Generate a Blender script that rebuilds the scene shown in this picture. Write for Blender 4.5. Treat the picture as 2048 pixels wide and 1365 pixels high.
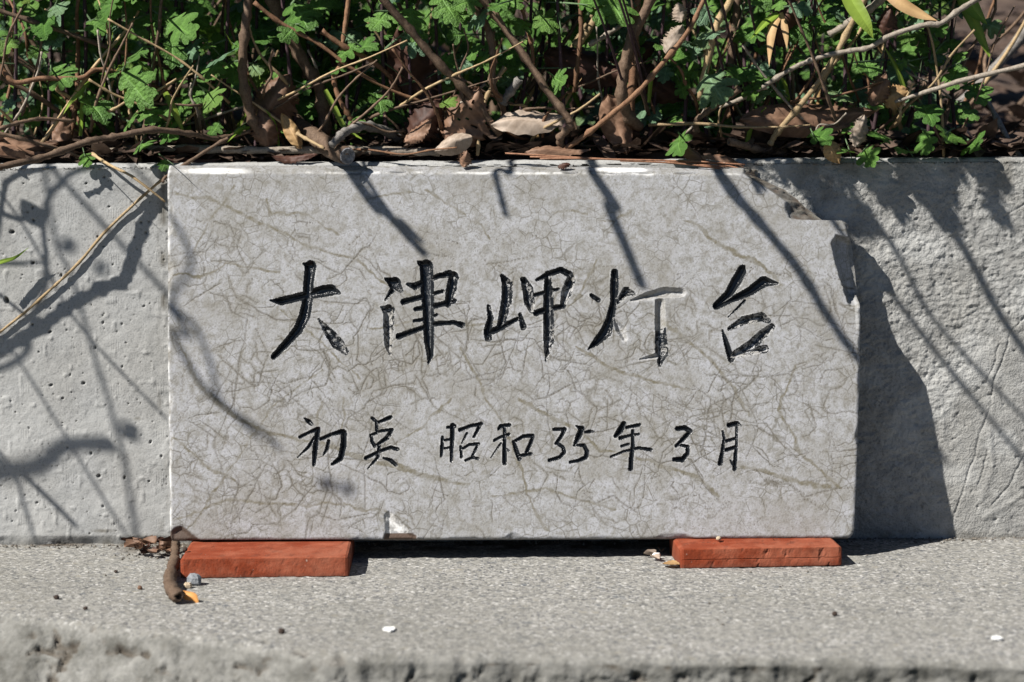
import bpy, math, random
import numpy as np
from mathutils import Vector, Matrix, Quaternion

for _o in list(bpy.data.objects):
    bpy.data.objects.remove(_o)
random.seed(7)
RNG = np.random.default_rng(11)
S = bpy.context.scene
COL = S.collection

# ------------------------------------------------------------------ camera
PITCH = math.radians(5.5)
ROLL = math.radians(0.42)
CAM = np.array([0.0, -2.95, 2.95 * math.tan(PITCH + math.radians(4.71))])   # kerb foot at its height in the photo
WALL_TOP = CAM[2] - 2.95 * math.tan(PITCH - math.radians(4.24))
FPX = 4862.0                      # focal length in photo pixels (2048 wide)
_f = np.array([0, math.cos(PITCH), -math.sin(PITCH)])
_r0 = np.array([1.0, 0, 0])
_u0 = np.cross(_r0, _f)
_r = _r0 * math.cos(ROLL) - _u0 * math.sin(ROLL)
_u = np.cross(_r, _f)
cam_d = bpy.data.cameras.new('camera')
cam = bpy.data.objects.new('camera', cam_d)
COL.objects.link(cam)
cam.matrix_world = Matrix(((_r[0], _u[0], -_f[0], CAM[0]), (_r[1], _u[1], -_f[1], CAM[1]),
                           (_r[2], _u[2], -_f[2], CAM[2]), (0, 0, 0, 1)))
cam_d.sensor_width = 36.0
cam_d.lens = FPX * 36.0 / 2048.0
cam_d.clip_start = 0.05
cam_d.clip_end = 500
cam_d.dof.use_dof = True
cam_d.dof.focus_distance = 2.88
cam_d.dof.aperture_fstop = 4.5
S.camera = cam

# ------------------------------------------------------------------ light
SA, SB = 0.88, 0.62               # light runs SA to the right and SB away per metre it falls
LDIR = np.array([SA, SB, -1.0])
world = bpy.data.worlds.new('World')
S.world = world
world.use_nodes = True
_n = world.node_tree.nodes
_bg = _n['Background']
_sky = _n.new('ShaderNodeTexSky')
_sky.sky_type = 'NISHITA'
_sky.sun_disc = False
_sky.air_density = 0.45
_sky.dust_density = 0.0
_sky.sun_elevation = math.atan2(1.0, math.hypot(SA, SB))
_sky.sun_rotation = math.atan2(-SA, -SB)
world.node_tree.links.new(_sky.outputs[0], _bg.inputs['Color'])
_bg.inputs['Strength'].default_value = 0.05
sun_d = bpy.data.lights.new('sun', 'SUN')
sun_d.energy = 5.0
sun_d.angle = math.radians(0.53)
sun_d.color = (1.0, 0.965, 0.91)
sun = bpy.data.objects.new('sun', sun_d)
COL.objects.link(sun)
sun.rotation_euler = Vector(LDIR).to_track_quat('-Z', 'Y').to_euler()
sun.location = (-3, -2, 5)
S.view_settings.view_transform = 'Standard'
S.view_settings.look = 'None'
S.view_settings.gamma = 1.0
S.view_settings.use_curve_mapping = False
S.view_settings.exposure = 0.92
S.render.engine = 'CYCLES'

# ------------------------------------------------------------------ maths helpers
PX = 0.000617                     # metres per photo pixel at the plaque

def ray(px, py):
    px = np.asarray(px, float); py = np.asarray(py, float)
    return (_f + ((px - 1024.0) / FPX)[..., None] * _r - ((py - 682.5) / FPX)[..., None] * _u)

def onplane(px, py, p0, n):
    d = ray(px, py)
    t = np.dot(np.asarray(p0) - CAM, n) / (d @ np.asarray(n, float))
    return CAM + t[..., None] * d

def atY(px, py, y=0.0):
    d = ray(px, py)
    t = (np.asarray(y, float) - CAM[1]) / d[..., 1]
    return CAM + t[..., None] * d

def atZ(px, py, z=0.0):
    d = ray(px, py)
    t = (np.asarray(z, float) - CAM[2]) / d[..., 2]
    return CAM + t[..., None] * d

def caster(px, py, h):
    """point from which sunlight drops to the kerb face behind pixel px,py, h metres higher"""
    return atY(px, py, 0.0) - LDIR * h

# front plane of the plaque: its foot stands on the bricks, its top back edge touches the kerb
_pb = atZ(1025, 1080, 0.0245)
_pt = atY(1025, 347, -0.030)
LEAN = math.atan2(_pt[1] - _pb[1], _pt[2] - _pb[2])
PB = np.array([0.0, _pb[1], _pb[2]])
PN = np.array([0, -math.cos(LEAN), math.sin(LEAN)])     # outward normal of the front face

def caster_s(px, py, h):
    """the same for the leaning face of the plaque"""
    return onplane(px, py, PB, PN) - LDIR * h

def _hash(ix, iy, seed):
    with np.errstate(over='ignore'):
        h = (ix.astype(np.int64) * 374761393 + iy.astype(np.int64) * 668265263 + seed * 974711) & 0xFFFFFFFF
        h = ((h ^ (h >> 13)) * 1274126177) & 0xFFFFFFFF
        h = h ^ (h >> 16)
    return (h & 0xFFFF) / 65535.0

def vnoise(x, y, seed=0):
    x = np.asarray(x, float); y = np.asarray(y, float)
    ix = np.floor(x); iy = np.floor(y)
    fx = x - ix; fy = y - iy
    fx = fx * fx * (3 - 2 * fx); fy = fy * fy * (3 - 2 * fy)
    a = _hash(ix, iy, seed); b = _hash(ix + 1, iy, seed)
    c = _hash(ix, iy + 1, seed); d = _hash(ix + 1, iy + 1, seed)
    return (a * (1 - fx) + b * fx) * (1 - fy) + (c * (1 - fx) + d * fx) * fy

def fbm(x, y, seed=0, octv=4, gain=0.5):
    s = 0; amp = 1; tot = 0
    for o in range(octv):
        s = s + amp * vnoise(x * 2 ** o + 13.7 * o, y * 2 ** o + 7.1 * o, seed + o)
        tot += amp; amp *= gain
    return s / tot - 0.5

def seg_field(X, Y, pts, out, pad=6):
    """max over segments of (radius - distance); X, Y 2-D grids that are nearly rectilinear"""
    ys = Y[:, 0]; xs = X[X.shape[0] // 2]
    for (x0, y0, r0), (x1, y1, r1) in zip(pts[:-1], pts[1:]):
        m = max(r0, r1) + pad
        i0, i1 = np.searchsorted(ys, [min(y0, y1) - m, max(y0, y1) + m])
        j0, j1 = np.searchsorted(xs, [min(x0, x1) - m, max(x0, x1) + m])
        if i1 <= i0 or j1 <= j0:
            continue
        gx = X[i0:i1, j0:j1]; gy = Y[i0:i1, j0:j1]
        dx, dy = x1 - x0, y1 - y0
        L2 = dx * dx + dy * dy + 1e-9
        t = np.clip(((gx - x0) * dx + (gy - y0) * dy) / L2, 0, 1)
        d = np.hypot(gx - x0 - t * dx, gy - y0 - t * dy)
        v = r0 + (r1 - r0) * t - d
        out[i0:i1, j0:j1] = np.maximum(out[i0:i1, j0:j1], v)
    return out

# ------------------------------------------------------------------ object helpers
def tag(o, label=None, cat=None, group=None, kind=None):
    if label: o['label'] = label
    if cat: o['category'] = cat
    if group: o['group'] = group
    if kind: o['kind'] = kind
    return o

def mesh_from(name, V, Fq, smooth=True, attrs=None):
    """V Nx3; Fq either Mx4 / Mx3 int array or list of lists"""
    me = bpy.data.meshes.new(name)
    V = np.asarray(V, np.float32)
    if isinstance(Fq, np.ndarray):
        k = Fq.shape[1]; M = Fq.shape[0]
        me.vertices.add(len(V)); me.vertices.foreach_set('co', V.ravel())
        me.loops.add(M * k); me.loops.foreach_set('vertex_index', Fq.astype(np.int32).ravel())
        me.polygons.add(M)
        me.polygons.foreach_set('loop_start', np.arange(0, M * k, k, dtype=np.int32))
        me.update(calc_edges=True)
    else:
        me.from_pydata([tuple(v) for v in V.tolist()], [], Fq)
        me.update()
    if smooth:
        me.polygons.foreach_set('use_smooth', np.ones(len(me.polygons), bool))
    for an, av in (attrs or {}).items():
        a = me.attributes.new(an, 'FLOAT', 'POINT')
        a.data.foreach_set('value', np.asarray(av, np.float32).ravel())
    return me

def add(name, me, mat, parent=None, loc=None, mtx=None):
    o = bpy.data.objects.new(name, me)
    COL.objects.link(o)
    if me is not None and mat is not None and not me.materials:
        me.materials.append(mat)
    if parent is not None: o.parent = parent
    if mtx is not None: o.matrix_basis = mtx
    elif loc is not None: o.location = loc
    return o

def empty(name, loc):
    o = bpy.data.objects.new(name, None)
    COL.objects.link(o); o.location = loc
    o.empty_display_size = 0.05
    return o

def grid_faces(nr, nc):
    i = np.arange(nr - 1)[:, None] * nc + np.arange(nc - 1)[None, :]
    return np.stack([i, i + 1, i + nc + 1, i + nc], -1).reshape(-1, 4)

def smooth_path(pts, step=6):
    P = np.asarray(pts, float)
    Q = np.vstack([2 * P[0] - P[1], P, 2 * P[-1] - P[-2]])
    out = []
    for i in range(1, len(Q) - 2):
        for t in np.linspace(0, 1, step, endpoint=False):
            a, b, c, d = Q[i - 1], Q[i], Q[i + 1], Q[i + 2]
            out.append(0.5 * (2 * b + (c - a) * t + (2 * a - 5 * b + 4 * c - d) * t * t + (3 * b - a - 3 * c + d) * t ** 3))
    out.append(P[-1])
    return np.array(out)

def tube(path, rad, sides=7, nodes=0.0, hollow=False, seed=0, rough=0.0, step=6):
    """path Nx3, rad per point or scalar -> (V, faces)"""
    rad = np.broadcast_to(np.asarray(rad, float), (len(path),))
    PR = smooth_path(np.column_stack([path, rad]), step)
    P, R = PR[:, :3], np.maximum(PR[:, 3], 2e-4)
    rg = np.random.default_rng(seed + 5)
    n = len(P)
    if rough:
        R = R * (1 + rough * (rg.random(n) - 0.5) * 2)
        P = P + (rg.random((n, 3)) - 0.5) * (rough * R.mean() * 0.9)
    if nodes:
        k = 0
        while k < n:
            R = R.copy(); R[k] *= 1 + nodes
            k += int(rg.integers(4, 8))
    T = np.gradient(P, axis=0)
    T /= np.linalg.norm(T, axis=1)[:, None] + 1e-12
    ref = np.array([0.0, 0, 1.0]) if abs(T[0, 2]) < 0.9 else np.array([1.0, 0, 0])
    N = np.cross(T[0], ref); N /= np.linalg.norm(N)
    V = []
    ang = np.linspace(0, 2 * math.pi, sides, endpoint=False)
    for i in range(n):
        N = N - T[i] * np.dot(N, T[i]); N /= np.linalg.norm(N) + 1e-12
        B = np.cross(T[i], N)
        V.append(P[i] + R[i] * (np.cos(ang)[:, None] * N + np.sin(ang)[:, None] * B))
    V = np.concatenate(V)
    Fs = []
    for i in range(n - 1):
        for j in range(sides):
            a = i * sides + j; b = i * sides + (j + 1) % sides
            Fs.append([a, b, b + sides, a + sides])
    Fs.append(list(range(sides))[::-1])
    if hollow:
        e = (n - 1) * sides
        c = P[-1]
        m = len(V)
        V = np.vstack([V, c + (V[e:e + sides] - c) * 0.6])
        V = np.vstack([V, c + (V[e:e + sides] - c) * 0.45 - T[-1] * R[-1] * 1.6])
        for j in range(sides):
            k = (j + 1) % sides
            Fs.append([e + j, e + k, m + k, m + j])
            Fs.append([m + j, m + k, m + sides + k, m + sides + j])
        Fs.append([m + sides + j for j in range(sides)])
    else:
        Fs.append([(n - 1) * sides + j for j in range(sides)])
    return V, Fs

# ------------------------------------------------------------------ materials
class NT:
    def __init__(s, name):
        s.m = bpy.data.materials.new(name); s.m.use_nodes = True
        s.t = s.m.node_tree; s.b = s.t.nodes['Principled BSDF']
    def n(s, typ, ins=None, **kw):
        nd = s.t.nodes.new(typ)
        for k, v in kw.items(): setattr(nd, k, v)
        for k, v in (ins or {}).items(): s.set(nd.inputs[k], v)
        return nd
    def set(s, sock, v):
        if isinstance(v, bpy.types.NodeSocket): s.t.links.new(v, sock)
        else:
            if isinstance(v, (tuple, list)) and len(v) == 3 and sock.type == 'RGBA': v = (*v, 1)
            sock.default_value = v
    def coord(s, which='Object'):
        return s.n('ShaderNodeTexCoord').outputs[which]
    def noise(s, vec, scale, detail=3, rough=0.55, dist=0.0):
        return s.n('ShaderNodeTexNoise', {'Vector': vec, 'Scale': scale, 'Detail': detail, 'Roughness': rough, 'Distortion': dist}).outputs['Fac']
    def voro(s, vec, scale, feature='F1', rnd=1.0, out='Distance'):
        return s.n('ShaderNodeTexVoronoi', {'Vector': vec, 'Scale': scale, 'Randomness': rnd}, feature=feature).outputs[out]
    def ramp(s, fac, stops, interp='LINEAR'):
        nd = s.n('ShaderNodeValToRGB', {'Fac': fac})
        cr = nd.color_ramp; cr.interpolation = interp
        while len(cr.elements) < len(stops): cr.elements.new(0.5)
        for e, (p, c) in zip(cr.elements, stops):
            e.position = p
            e.color = (c, c, c, 1) if isinstance(c, (int, float)) else (*c, 1)
        return nd.outputs['Color']
    def mix(s, fac, a, b, blend='MIX'):
        nd = s.n('ShaderNodeMix', data_type='RGBA', blend_type=blend)
        s.set(nd.inputs[0], fac); s.set(nd.inputs[6], a); s.set(nd.inputs[7], b)
        return nd.outputs[2]
    def math(s, op, a, b=0.0, clamp=False):
        nd = s.n('ShaderNodeMath', operation=op, use_clamp=clamp)
        s.set(nd.inputs[0], a); s.set(nd.inputs[1], b)
        return nd.outputs[0]
    def attr(s, name):
        return s.n('ShaderNodeAttribute', attribute_name=name).outputs['Fac']
    def warp(s, vec, scale, amt):
        nz = s.n('ShaderNodeTexNoise', {'Vector': vec, 'Scale': scale, 'Detail': 3.0})
        sub = s.n('ShaderNodeVectorMath', {0: nz.outputs['Color'], 1: (0.5, 0.5, 0.5)}, operation='SUBTRACT')
        sc = s.n('ShaderNodeVectorMath', {0: sub.outputs[0], 'Scale': amt}, operation='SCALE')
        return s.n('ShaderNodeVectorMath', {0: vec, 1: sc.outputs[0]}, operation='ADD').outputs[0]
    def bump(s, h, strength, dist=0.001, prev=None):
        nd = s.n('ShaderNodeBump', {'Height': h, 'Strength': strength, 'Distance': dist})
        if prev is not None: s.set(nd.inputs['Normal'], prev)
        return nd.outputs[0]
    def out(s, color=None, rough=None, normal=None, spec=0.3):
        if color is not None: s.set(s.b.inputs['Base Color'], color)
        if rough is not None: s.set(s.b.inputs['Roughness'], rough)
        if normal is not None: s.set(s.b.inputs['Normal'], normal)
        s.b.inputs['Specular IOR Level'].default_value = spec
        return s.m

def stone_color(g, c):
    """pale marble: mottled grey, olive-brown veins and thin dark cracks carried by mesh attributes"""
    n1 = g.noise(c, 15.0, 3, 0.6)
    n2 = g.noise(c, 85.0, 4, 0.65, 0.6)
    n3 = g.noise(c, 420.0, 2, 0.6)
    base = g.ramp(n2, [(0.34, (0.188, 0.182, 0.169)), (0.45, (0.240, 0.238, 0.235)), (0.54, (0.268, 0.268, 0.272)), (0.66, (0.297, 0.298, 0.312))])
    base = g.mix(g.ramp(n1, [(0.36, 0.45), (0.54, 0.0)]), base, (0.156, 0.144, 0.117))
    base = g.mix(g.ramp(n3, [(0.36, 0.45), (0.47, 0.0)]), base, (0.123, 0.114, 0.099))
    w = g.warp(c, 30.0, 0.012)
    vo = g.voro(w, 62.0, 'DISTANCE_TO_EDGE')
    vf = g.math('MULTIPLY', g.ramp(vo, [(0.0, 1.0), (0.02, 0.8), (0.045, 0.0)]), g.ramp(g.noise(c, 22.0, 3, 0.6), [(0.44, 0.0), (0.60, 1.0)]))
    n4 = g.noise(c, 190.0, 3, 0.7)
    base = g.mix(g.ramp(n4, [(0.34, 0.55), (0.46, 0.0)]), base, (0.134, 0.124, 0.104))
    base = g.mix(g.math('MULTIPLY', vf, 0.62), base, (0.080, 0.071, 0.052))
    va = g.math('MULTIPLY', g.attr('vein'), g.ramp(n2, [(0.34, 0.45), (0.55, 1.0)]))
    col = g.mix(g.math('MULTIPLY', va, 0.95), base, g.mix(n3, (0.077, 0.067, 0.040), (0.140, 0.123, 0.086)))
    col = g.mix(g.math('MULTIPLY', g.attr('crack'), g.ramp(n3, [(0.35, 1.0), (0.6, 0.55)])), col, (0.071, 0.062, 0.048))
    return col, (n1, n2, n3)

def make_stone():
    g = NT('veined_stone')
    c = g.coord()
    col, (n1, n2, n3) = stone_color(g, c)
    white = g.mix(n3, (0.533, 0.525, 0.499), (0.688, 0.679, 0.662))
    chip = g.math('MULTIPLY', g.attr('chip'), g.ramp(n2, [(0.36, 0.35), (0.5, 1.0)]))
    col = g.mix(chip, col, white)
    col = g.mix(g.attr('dirt_shade'), col, g.mix(n2, (0.043, 0.030, 0.022), (0.112, 0.073, 0.052)))
    nrm = g.bump(n3, 0.5, 0.0008)
    return g.out(col, 0.62, nrm, 0.3)

def make_letter():
    g = NT('carved_letter_paint')
    c = g.coord()
    col, (n1, n2, n3) = stone_color(g, c)
    pale = g.mix(0.12, col, (0.50, 0.49, 0.47))
    fl = g.noise(c, 130.0, 4, 0.65, 0.8)
    fl2 = g.noise(c, 600.0, 2, 0.6)
    mask = g.math('ADD', g.math('MULTIPLY', fl, 0.75), g.math('MULTIPLY', fl2, 0.25))
    thr = g.math('SUBTRACT', g.attr('paint'), mask)
    k = g.ramp(g.math('ADD', thr, 0.5), [(0.487, 0.0), (0.513, 1.0)])
    ink = g.mix(n2, (0.0035, 0.0045, 0.0055), (0.012, 0.014, 0.017))
    col = g.mix(k, pale, ink)
    rough = g.mix(k, (0.7, 0.7, 0.7), (0.30, 0.30, 0.30))
    nrm = g.bump(fl2, 0.7, 0.001)
    return g.out(col, rough, nrm, 0.5)

def make_concrete(name, c0, c1, scale_pits, bumpy, warm=(0.33, 0.31, 0.25), stain=0.35):
    g = NT(name)
    c = g.coord()
    n1 = g.noise(c, 7.0, 3, 0.6); n2 = g.noise(c, 45.0, 4, 0.65); n3 = g.noise(c, 420.0, 2, 0.65)
    col = g.mix(g.ramp(n2, [(0.3, 0.0), (0.7, 1.0)]), c0, c1)
    col = g.mix(g.ramp(n1, [(0.42, stain), (0.62, 0.0)]), col, warm)
    col = g.mix(g.ramp(n3, [(0.33, 0.5), (0.47, 0.0)]), col, tuple(x * 0.45 for x in c0))
    col = g.mix(g.ramp(g.voro(c, scale_pits), [(0.04, 0.55), (0.10, 0.0)]), col, tuple(x * 0.25 for x in c0))  # dark dots: the shade inside tiny pinholes, painted into the colour
    col = g.mix(g.attr('dirt_shade'), col, g.mix(n2, (0.035, 0.03, 0.022), (0.12, 0.105, 0.075)))
    col = g.mix(g.attr('pale'), col, (0.42, 0.42, 0.405))
    nrm = g.bump(n3, bumpy, 0.0015)
    return g.out(col, 0.88, nrm, 0.2)

def make_aggregate():
    g = NT('exposed_aggregate_concrete')
    c = g.coord()
    w = c
    va = g.n('ShaderNodeTexVoronoi', {'Vector': w, 'Scale': 320.0})
    vb = g.n('ShaderNodeTexVoronoi', {'Vector': w, 'Scale': 95.0})
    gr = g.n('ShaderNodeSeparateColor', {0: va.outputs['Color']}).outputs[0]
    gb = g.n('ShaderNodeSeparateColor', {0: vb.outputs['Color']}).outputs[1]
    grain = g.ramp(gr, [(0.0, (0.024, 0.027, 0.033)), (0.10, (0.088, 0.092, 0.102)), (0.26, (0.149, 0.144, 0.131)), (0.45, (0.216, 0.207, 0.189)),
                        (0.70, (0.254, 0.246, 0.224)), (0.90, (0.316, 0.306, 0.290)), (1.0, (0.532, 0.519, 0.492))])
    stones = g.ramp(gb, [(0.0, (0.060, 0.070, 0.084)), (0.45, (0.141, 0.141, 0.136)), (0.75, (0.229, 0.207, 0.162)), (1.0, (0.298, 0.290, 0.272))])
    sel = g.n('ShaderNodeSeparateColor', {0: vb.outputs['Color']}).outputs[2]
    inside = g.ramp(vb.outputs['Distance'], [(0.30, 1.0), (0.42, 0.0)])
    col = g.mix(g.math('MULTIPLY', g.ramp(sel, [(0.84, 0.0), (0.88, 0.8)]), inside), grain, stones)
    n1 = g.noise(c, 5.0, 5, 0.6); n2 = g.noise(c, 30.0, 4, 0.6)
    col = g.mix(g.ramp(n1, [(0.35, 0.08), (0.65, 0.38)]), col, (0.236, 0.229, 0.207))
    col = g.mix(g.ramp(n2, [(0.30, 0.25), (0.5, 0.0)]), col, (0.114, 0.111, 0.096))
    col = g.mix(g.ramp(g.noise(c, 2.2, 4, 0.65), [(0.40, 0.35), (0.55, 0.0)]), col, (0.16, 0.155, 0.135))
    col = g.mix(g.math('MULTIPLY', g.attr('pale'), g.ramp(n2, [(0.3, 0.4), (0.5, 1.0)])), col, (0.395, 0.386, 0.369))
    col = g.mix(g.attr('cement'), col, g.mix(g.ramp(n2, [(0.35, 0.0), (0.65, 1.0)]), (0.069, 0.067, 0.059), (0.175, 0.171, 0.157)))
    col = g.mix(g.attr('dirt_shade'), col, g.mix(n2, (0.027, 0.020, 0.015), (0.088, 0.067, 0.045)))
    nrm = g.bump(g.noise(c, 420.0, 1), 0.7, 0.0015)
    return g.out(col, 0.9, nrm, 0.2)

def make_brick():
    g = NT('red_brick')
    c = g.coord()
    n2 = g.noise(c, 35.0, 5, 0.6); n3 = g.noise(c, 380.0, 3, 0.65)
    col = g.mix(g.ramp(n2, [(0.3, 0.0), (0.7, 1.0)]), (0.155, 0.030, 0.012), (0.245, 0.052, 0.022))
    col = g.mix(g.ramp(n3, [(0.32, 0.6), (0.45, 0.0)]), col, (0.10, 0.024, 0.013))
    col = g.mix(g.ramp(g.noise(c, 210.0, 2), [(0.72, 0.0), (0.77, 0.75)]), col, (0.42, 0.34, 0.28))
    col = g.mix(g.ramp(g.noise(c, 18.0, 5, 0.7), [(0.42, 0.0), (0.68, 0.45)]), col, (0.30, 0.135, 0.085))
    col = g.mix(g.ramp(g.noise(c, 55.0, 5, 0.7), [(0.30, 0.5), (0.45, 0.0)]), col, (0.085, 0.028, 0.017))
    col = g.mix(g.attr('dirt_shade'), col, (0.07, 0.035, 0.025))
    nrm = g.bump(n3, 0.5, 0.0012)
    return g.out(col, 0.9, nrm, 0.1)

def make_bark(name, a, b, dark=0.35):
    g = NT(name)
    c = g.coord()
    rnd = g.n('ShaderNodeObjectInfo').outputs['Random']
    n1 = g.noise(c, 170.0, 4, 0.7); n2 = g.noise(c, 800.0, 2)
    col = g.mix(g.ramp(n1, [(0.3, 0.0), (0.7, 1.0)]), a, b)
    col = g.mix(g.ramp(n2, [(0.3, 0.7), (0.5, 0.0)]), col, tuple(x * dark for x in a))
    hs = g.n('ShaderNodeHueSaturation', {'Color': col, 'Value': g.math('ADD', g.math('MULTIPLY', rnd, 0.5), 0.75)})
    nrm = g.bump(n1, 0.6, 0.0012)
    return g.out(hs.outputs[0], 0.75, nrm, 0.25)

def make_leaf(name, a, b, trans=0.35, rough=0.55):
    g = NT(name)
    c = g.coord()
    rnd = g.n('ShaderNodeObjectInfo').outputs['Random']
    n1 = g.noise(c, 3.0, 4, 0.6)
    vein = g.ramp(g.attr('rib'), [(0.0, 0.0), (1.0, 0.45)])
    col = g.mix(rnd, a, b)
    col = g.mix(g.ramp(n1, [(0.35, 0.3), (0.6, 0.0)]), col, tuple(x * 0.6 for x in a))
    rn2 = g.math('FRACT', g.math('MULTIPLY', rnd, 7.31))
    col = g.mix(g.ramp(rn2, [(0.80, 0.0), (1.0, 0.55)]), col, (0.16, 0.20, 0.03))
    col = g.mix(vein, col, tuple(min(1, x * 1.9 + 0.01) for x in b))
    nrm = g.bump(g.math('SUBTRACT', g.noise(c, 16.0, 3), g.math('MULTIPLY', g.attr('rib'), 0.6)), 0.45, 0.03)
    g.out(col, rough, nrm, 0.35)
    tr = g.n('ShaderNodeBsdfTranslucent', {'Color': g.mix(0.5, col, (0.16, 0.30, 0.02)) if trans < 0.5 else col})
    mx = g.n('ShaderNodeMixShader', {0: trans if trans < 0.5 else trans - 0.4, 1: g.b.outputs[0], 2: tr.outputs[0]})
    o = g.t.nodes['Material Output']
    g.t.links.new(mx.outputs[0], o.inputs['Surface'])
    return g.m

def make_dead(name, a, b, spot=0.3):
    g = NT(name)
    c = g.coord()
    n1 = g.noise(c, 60.0, 5, 0.6); n2 = g.noise(c, 350.0, 3)
    rnd = g.n('ShaderNodeObjectInfo').outputs['Random']
    col = g.mix(g.ramp(n1, [(0.3, 0.0), (0.7, 1.0)]), a, b)
    col = g.mix(g.ramp(n2, [(0.28, spot), (0.45, 0.0)]), col, (0.03, 0.016, 0.01))
    col = g.mix(g.math('MULTIPLY', g.attr('rib'), 0.5), col, tuple(x * 1.5 for x in b))
    hs = g.n('ShaderNodeHueSaturation', {'Color': col, 'Value': g.math('ADD', g.math('MULTIPLY', rnd, 0.4), 0.8)})
    nrm = g.bump(n1, 0.4, 0.002)
    g.out(hs.outputs[0], 0.6, nrm, 0.3)
    tr = g.n('ShaderNodeBsdfTranslucent', {'Color': hs.outputs[0]})
    mx = g.n('ShaderNodeMixShader', {0: 0.18, 1: g.b.outputs[0], 2: tr.outputs[0]})
    g.t.links.new(mx.outputs[0], g.t.nodes['Material Output'].inputs['Surface'])
    return g.m

def make_plain(name, a, b, scale, rough=0.85, bump=0.6, bd=0.004):
    g = NT(name)
    c = g.coord()
    n1 = g.noise(c, scale, 6, 0.65)
    col = g.mix(g.ramp(n1, [(0.3, 0.0), (0.7, 1.0)]), a, b)
    return g.out(col, rough, g.bump(n1, bump, bd), 0.2)

M = dict(
    stone=make_stone(), letter=make_letter(),
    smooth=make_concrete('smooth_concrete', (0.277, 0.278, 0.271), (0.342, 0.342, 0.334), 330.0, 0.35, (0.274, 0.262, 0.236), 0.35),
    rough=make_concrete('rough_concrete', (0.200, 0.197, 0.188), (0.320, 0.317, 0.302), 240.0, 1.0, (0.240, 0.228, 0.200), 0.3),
    agg=make_aggregate(), brick=make_brick(),
    bark=make_bark('brown_bark', (0.085, 0.052, 0.033), (0.165, 0.112, 0.075)),
    bark_red=make_bark('reddish_bark', (0.115, 0.056, 0.030), (0.20, 0.112, 0.062)),
    bark_pale=make_bark('weathered_pale_bark', (0.19, 0.155, 0.120), (0.34, 0.295, 0.24), 0.4),
    bark_grey=make_bark('grey_bark', (0.10, 0.09, 0.08), (0.24, 0.22, 0.20)),
    straw=make_bark('straw', (0.24, 0.165, 0.085), (0.38, 0.28, 0.16), 0.6),
    stem=make_bark('purple_green_stem', (0.035, 0.018, 0.022), (0.075, 0.045, 0.050)),
    petiole=make_bark('green_petiole', (0.07, 0.12, 0.05), (0.13, 0.19, 0.10)),
    needle=make_bark('dry_needle', (0.17, 0.075, 0.042), (0.28, 0.15, 0.09), 0.6),
    leaf=make_leaf('lobed_leaf_green', (0.050, 0.130, 0.017), (0.108, 0.215, 0.042), 0.28),
    leaf_grey=make_leaf('lobed_leaf_silver_green', (0.080, 0.150, 0.080), (0.13, 0.215, 0.125), 0.22),
    grass=make_leaf('grass_green', (0.12, 0.20, 0.02), (0.19, 0.27, 0.04), 0.35, 0.4),
    dead=make_dead('dry_brown_leaf', (0.115, 0.060, 0.036), (0.215, 0.128, 0.082)),
    dead_pale=make_dead('dry_pale_leaf', (0.23, 0.175, 0.13), (0.34, 0.275, 0.22), 0.15),
    dead_dark=make_dead('dry_dark_leaf', (0.035, 0.015, 0.010), (0.080, 0.036, 0.024)),
    dead_tan=make_dead('dry_tan_leaf', (0.26, 0.15, 0.065), (0.40, 0.26, 0.12), 0.15),
    dead_orange=make_dead('dry_orange_leaf', (0.42, 0.17, 0.04), (0.62, 0.30, 0.09), 0.05),
    litter=make_dead('litter_leaf', (0.035, 0.022, 0.016), (0.13, 0.088, 0.066)),
    soil=make_plain('dark_soil', (0.012, 0.008, 0.006), (0.05, 0.034, 0.025), 40.0),
    litter_soil=make_plain('leaf_litter_soil', (0.018, 0.012, 0.009), (0.12, 0.085, 0.066), 14.0),
    pebble_grey=make_plain('grey_pebble', (0.10, 0.11, 0.12), (0.28, 0.29, 0.30), 220.0),
    pebble_tan=make_plain('tan_pebble', (0.35, 0.27, 0.18), (0.52, 0.43, 0.31), 220.0),
    pebble_dark=make_plain('dark_pebble', (0.025, 0.017, 0.013), (0.07, 0.05, 0.04), 220.0),
    sawn=make_plain('sawn_wood', (0.05, 0.05, 0.055), (0.34, 0.33, 0.33), 260.0, 0.6, 0.8, 0.003),
    grit=make_plain('loose_grit', (0.04, 0.03, 0.022), (0.22, 0.20, 0.17), 90.0),
    white=make_plain('white_flake', (0.62, 0.62, 0.60), (0.80, 0.80, 0.78), 260.0, 0.8, 0.3, 0.001),
    lower=make_plain('lower_ground', (0.03, 0.035, 0.02), (0.075, 0.075, 0.05), 20.0),
)

# ================================================================== STRUCTURE

# ---- lower ground and ledge ------------------------------------------------
def sheet(name, x0, x1, y0, y1, z, nx, ny, mat, amp=0.0, sc=1.0, seed=0):
    xs = np.linspace(x0, x1, nx); ys = np.linspace(y0, y1, ny)
    X, Y = np.meshgrid(xs, ys)
    Z = z + amp * fbm(X * sc, Y * sc, seed, 5)
    o = add(name, mesh_from(name, np.stack([X, Y, Z], -1).reshape(-1, 3), grid_faces(ny, nx)), mat)
    return tag(o, kind='structure')

sheet('ground', -60, 60, -60, 0.3, -0.24, 60, 60, M['lower'], 0.01, 0.7, 3)

EDGE_PX = np.array([(-900, 1205), (-300, 1212), (0, 1228), (75, 1240), (200, 1256), (330, 1275), (450, 1287), (600, 1312), (720, 1316),
                    (1024, 1311), (1500, 1316), (2048, 1326), (2600, 1332)], float)
_e = atZ(EDGE_PX[:, 0], EDGE_PX[:, 1], 0.0)

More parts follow.
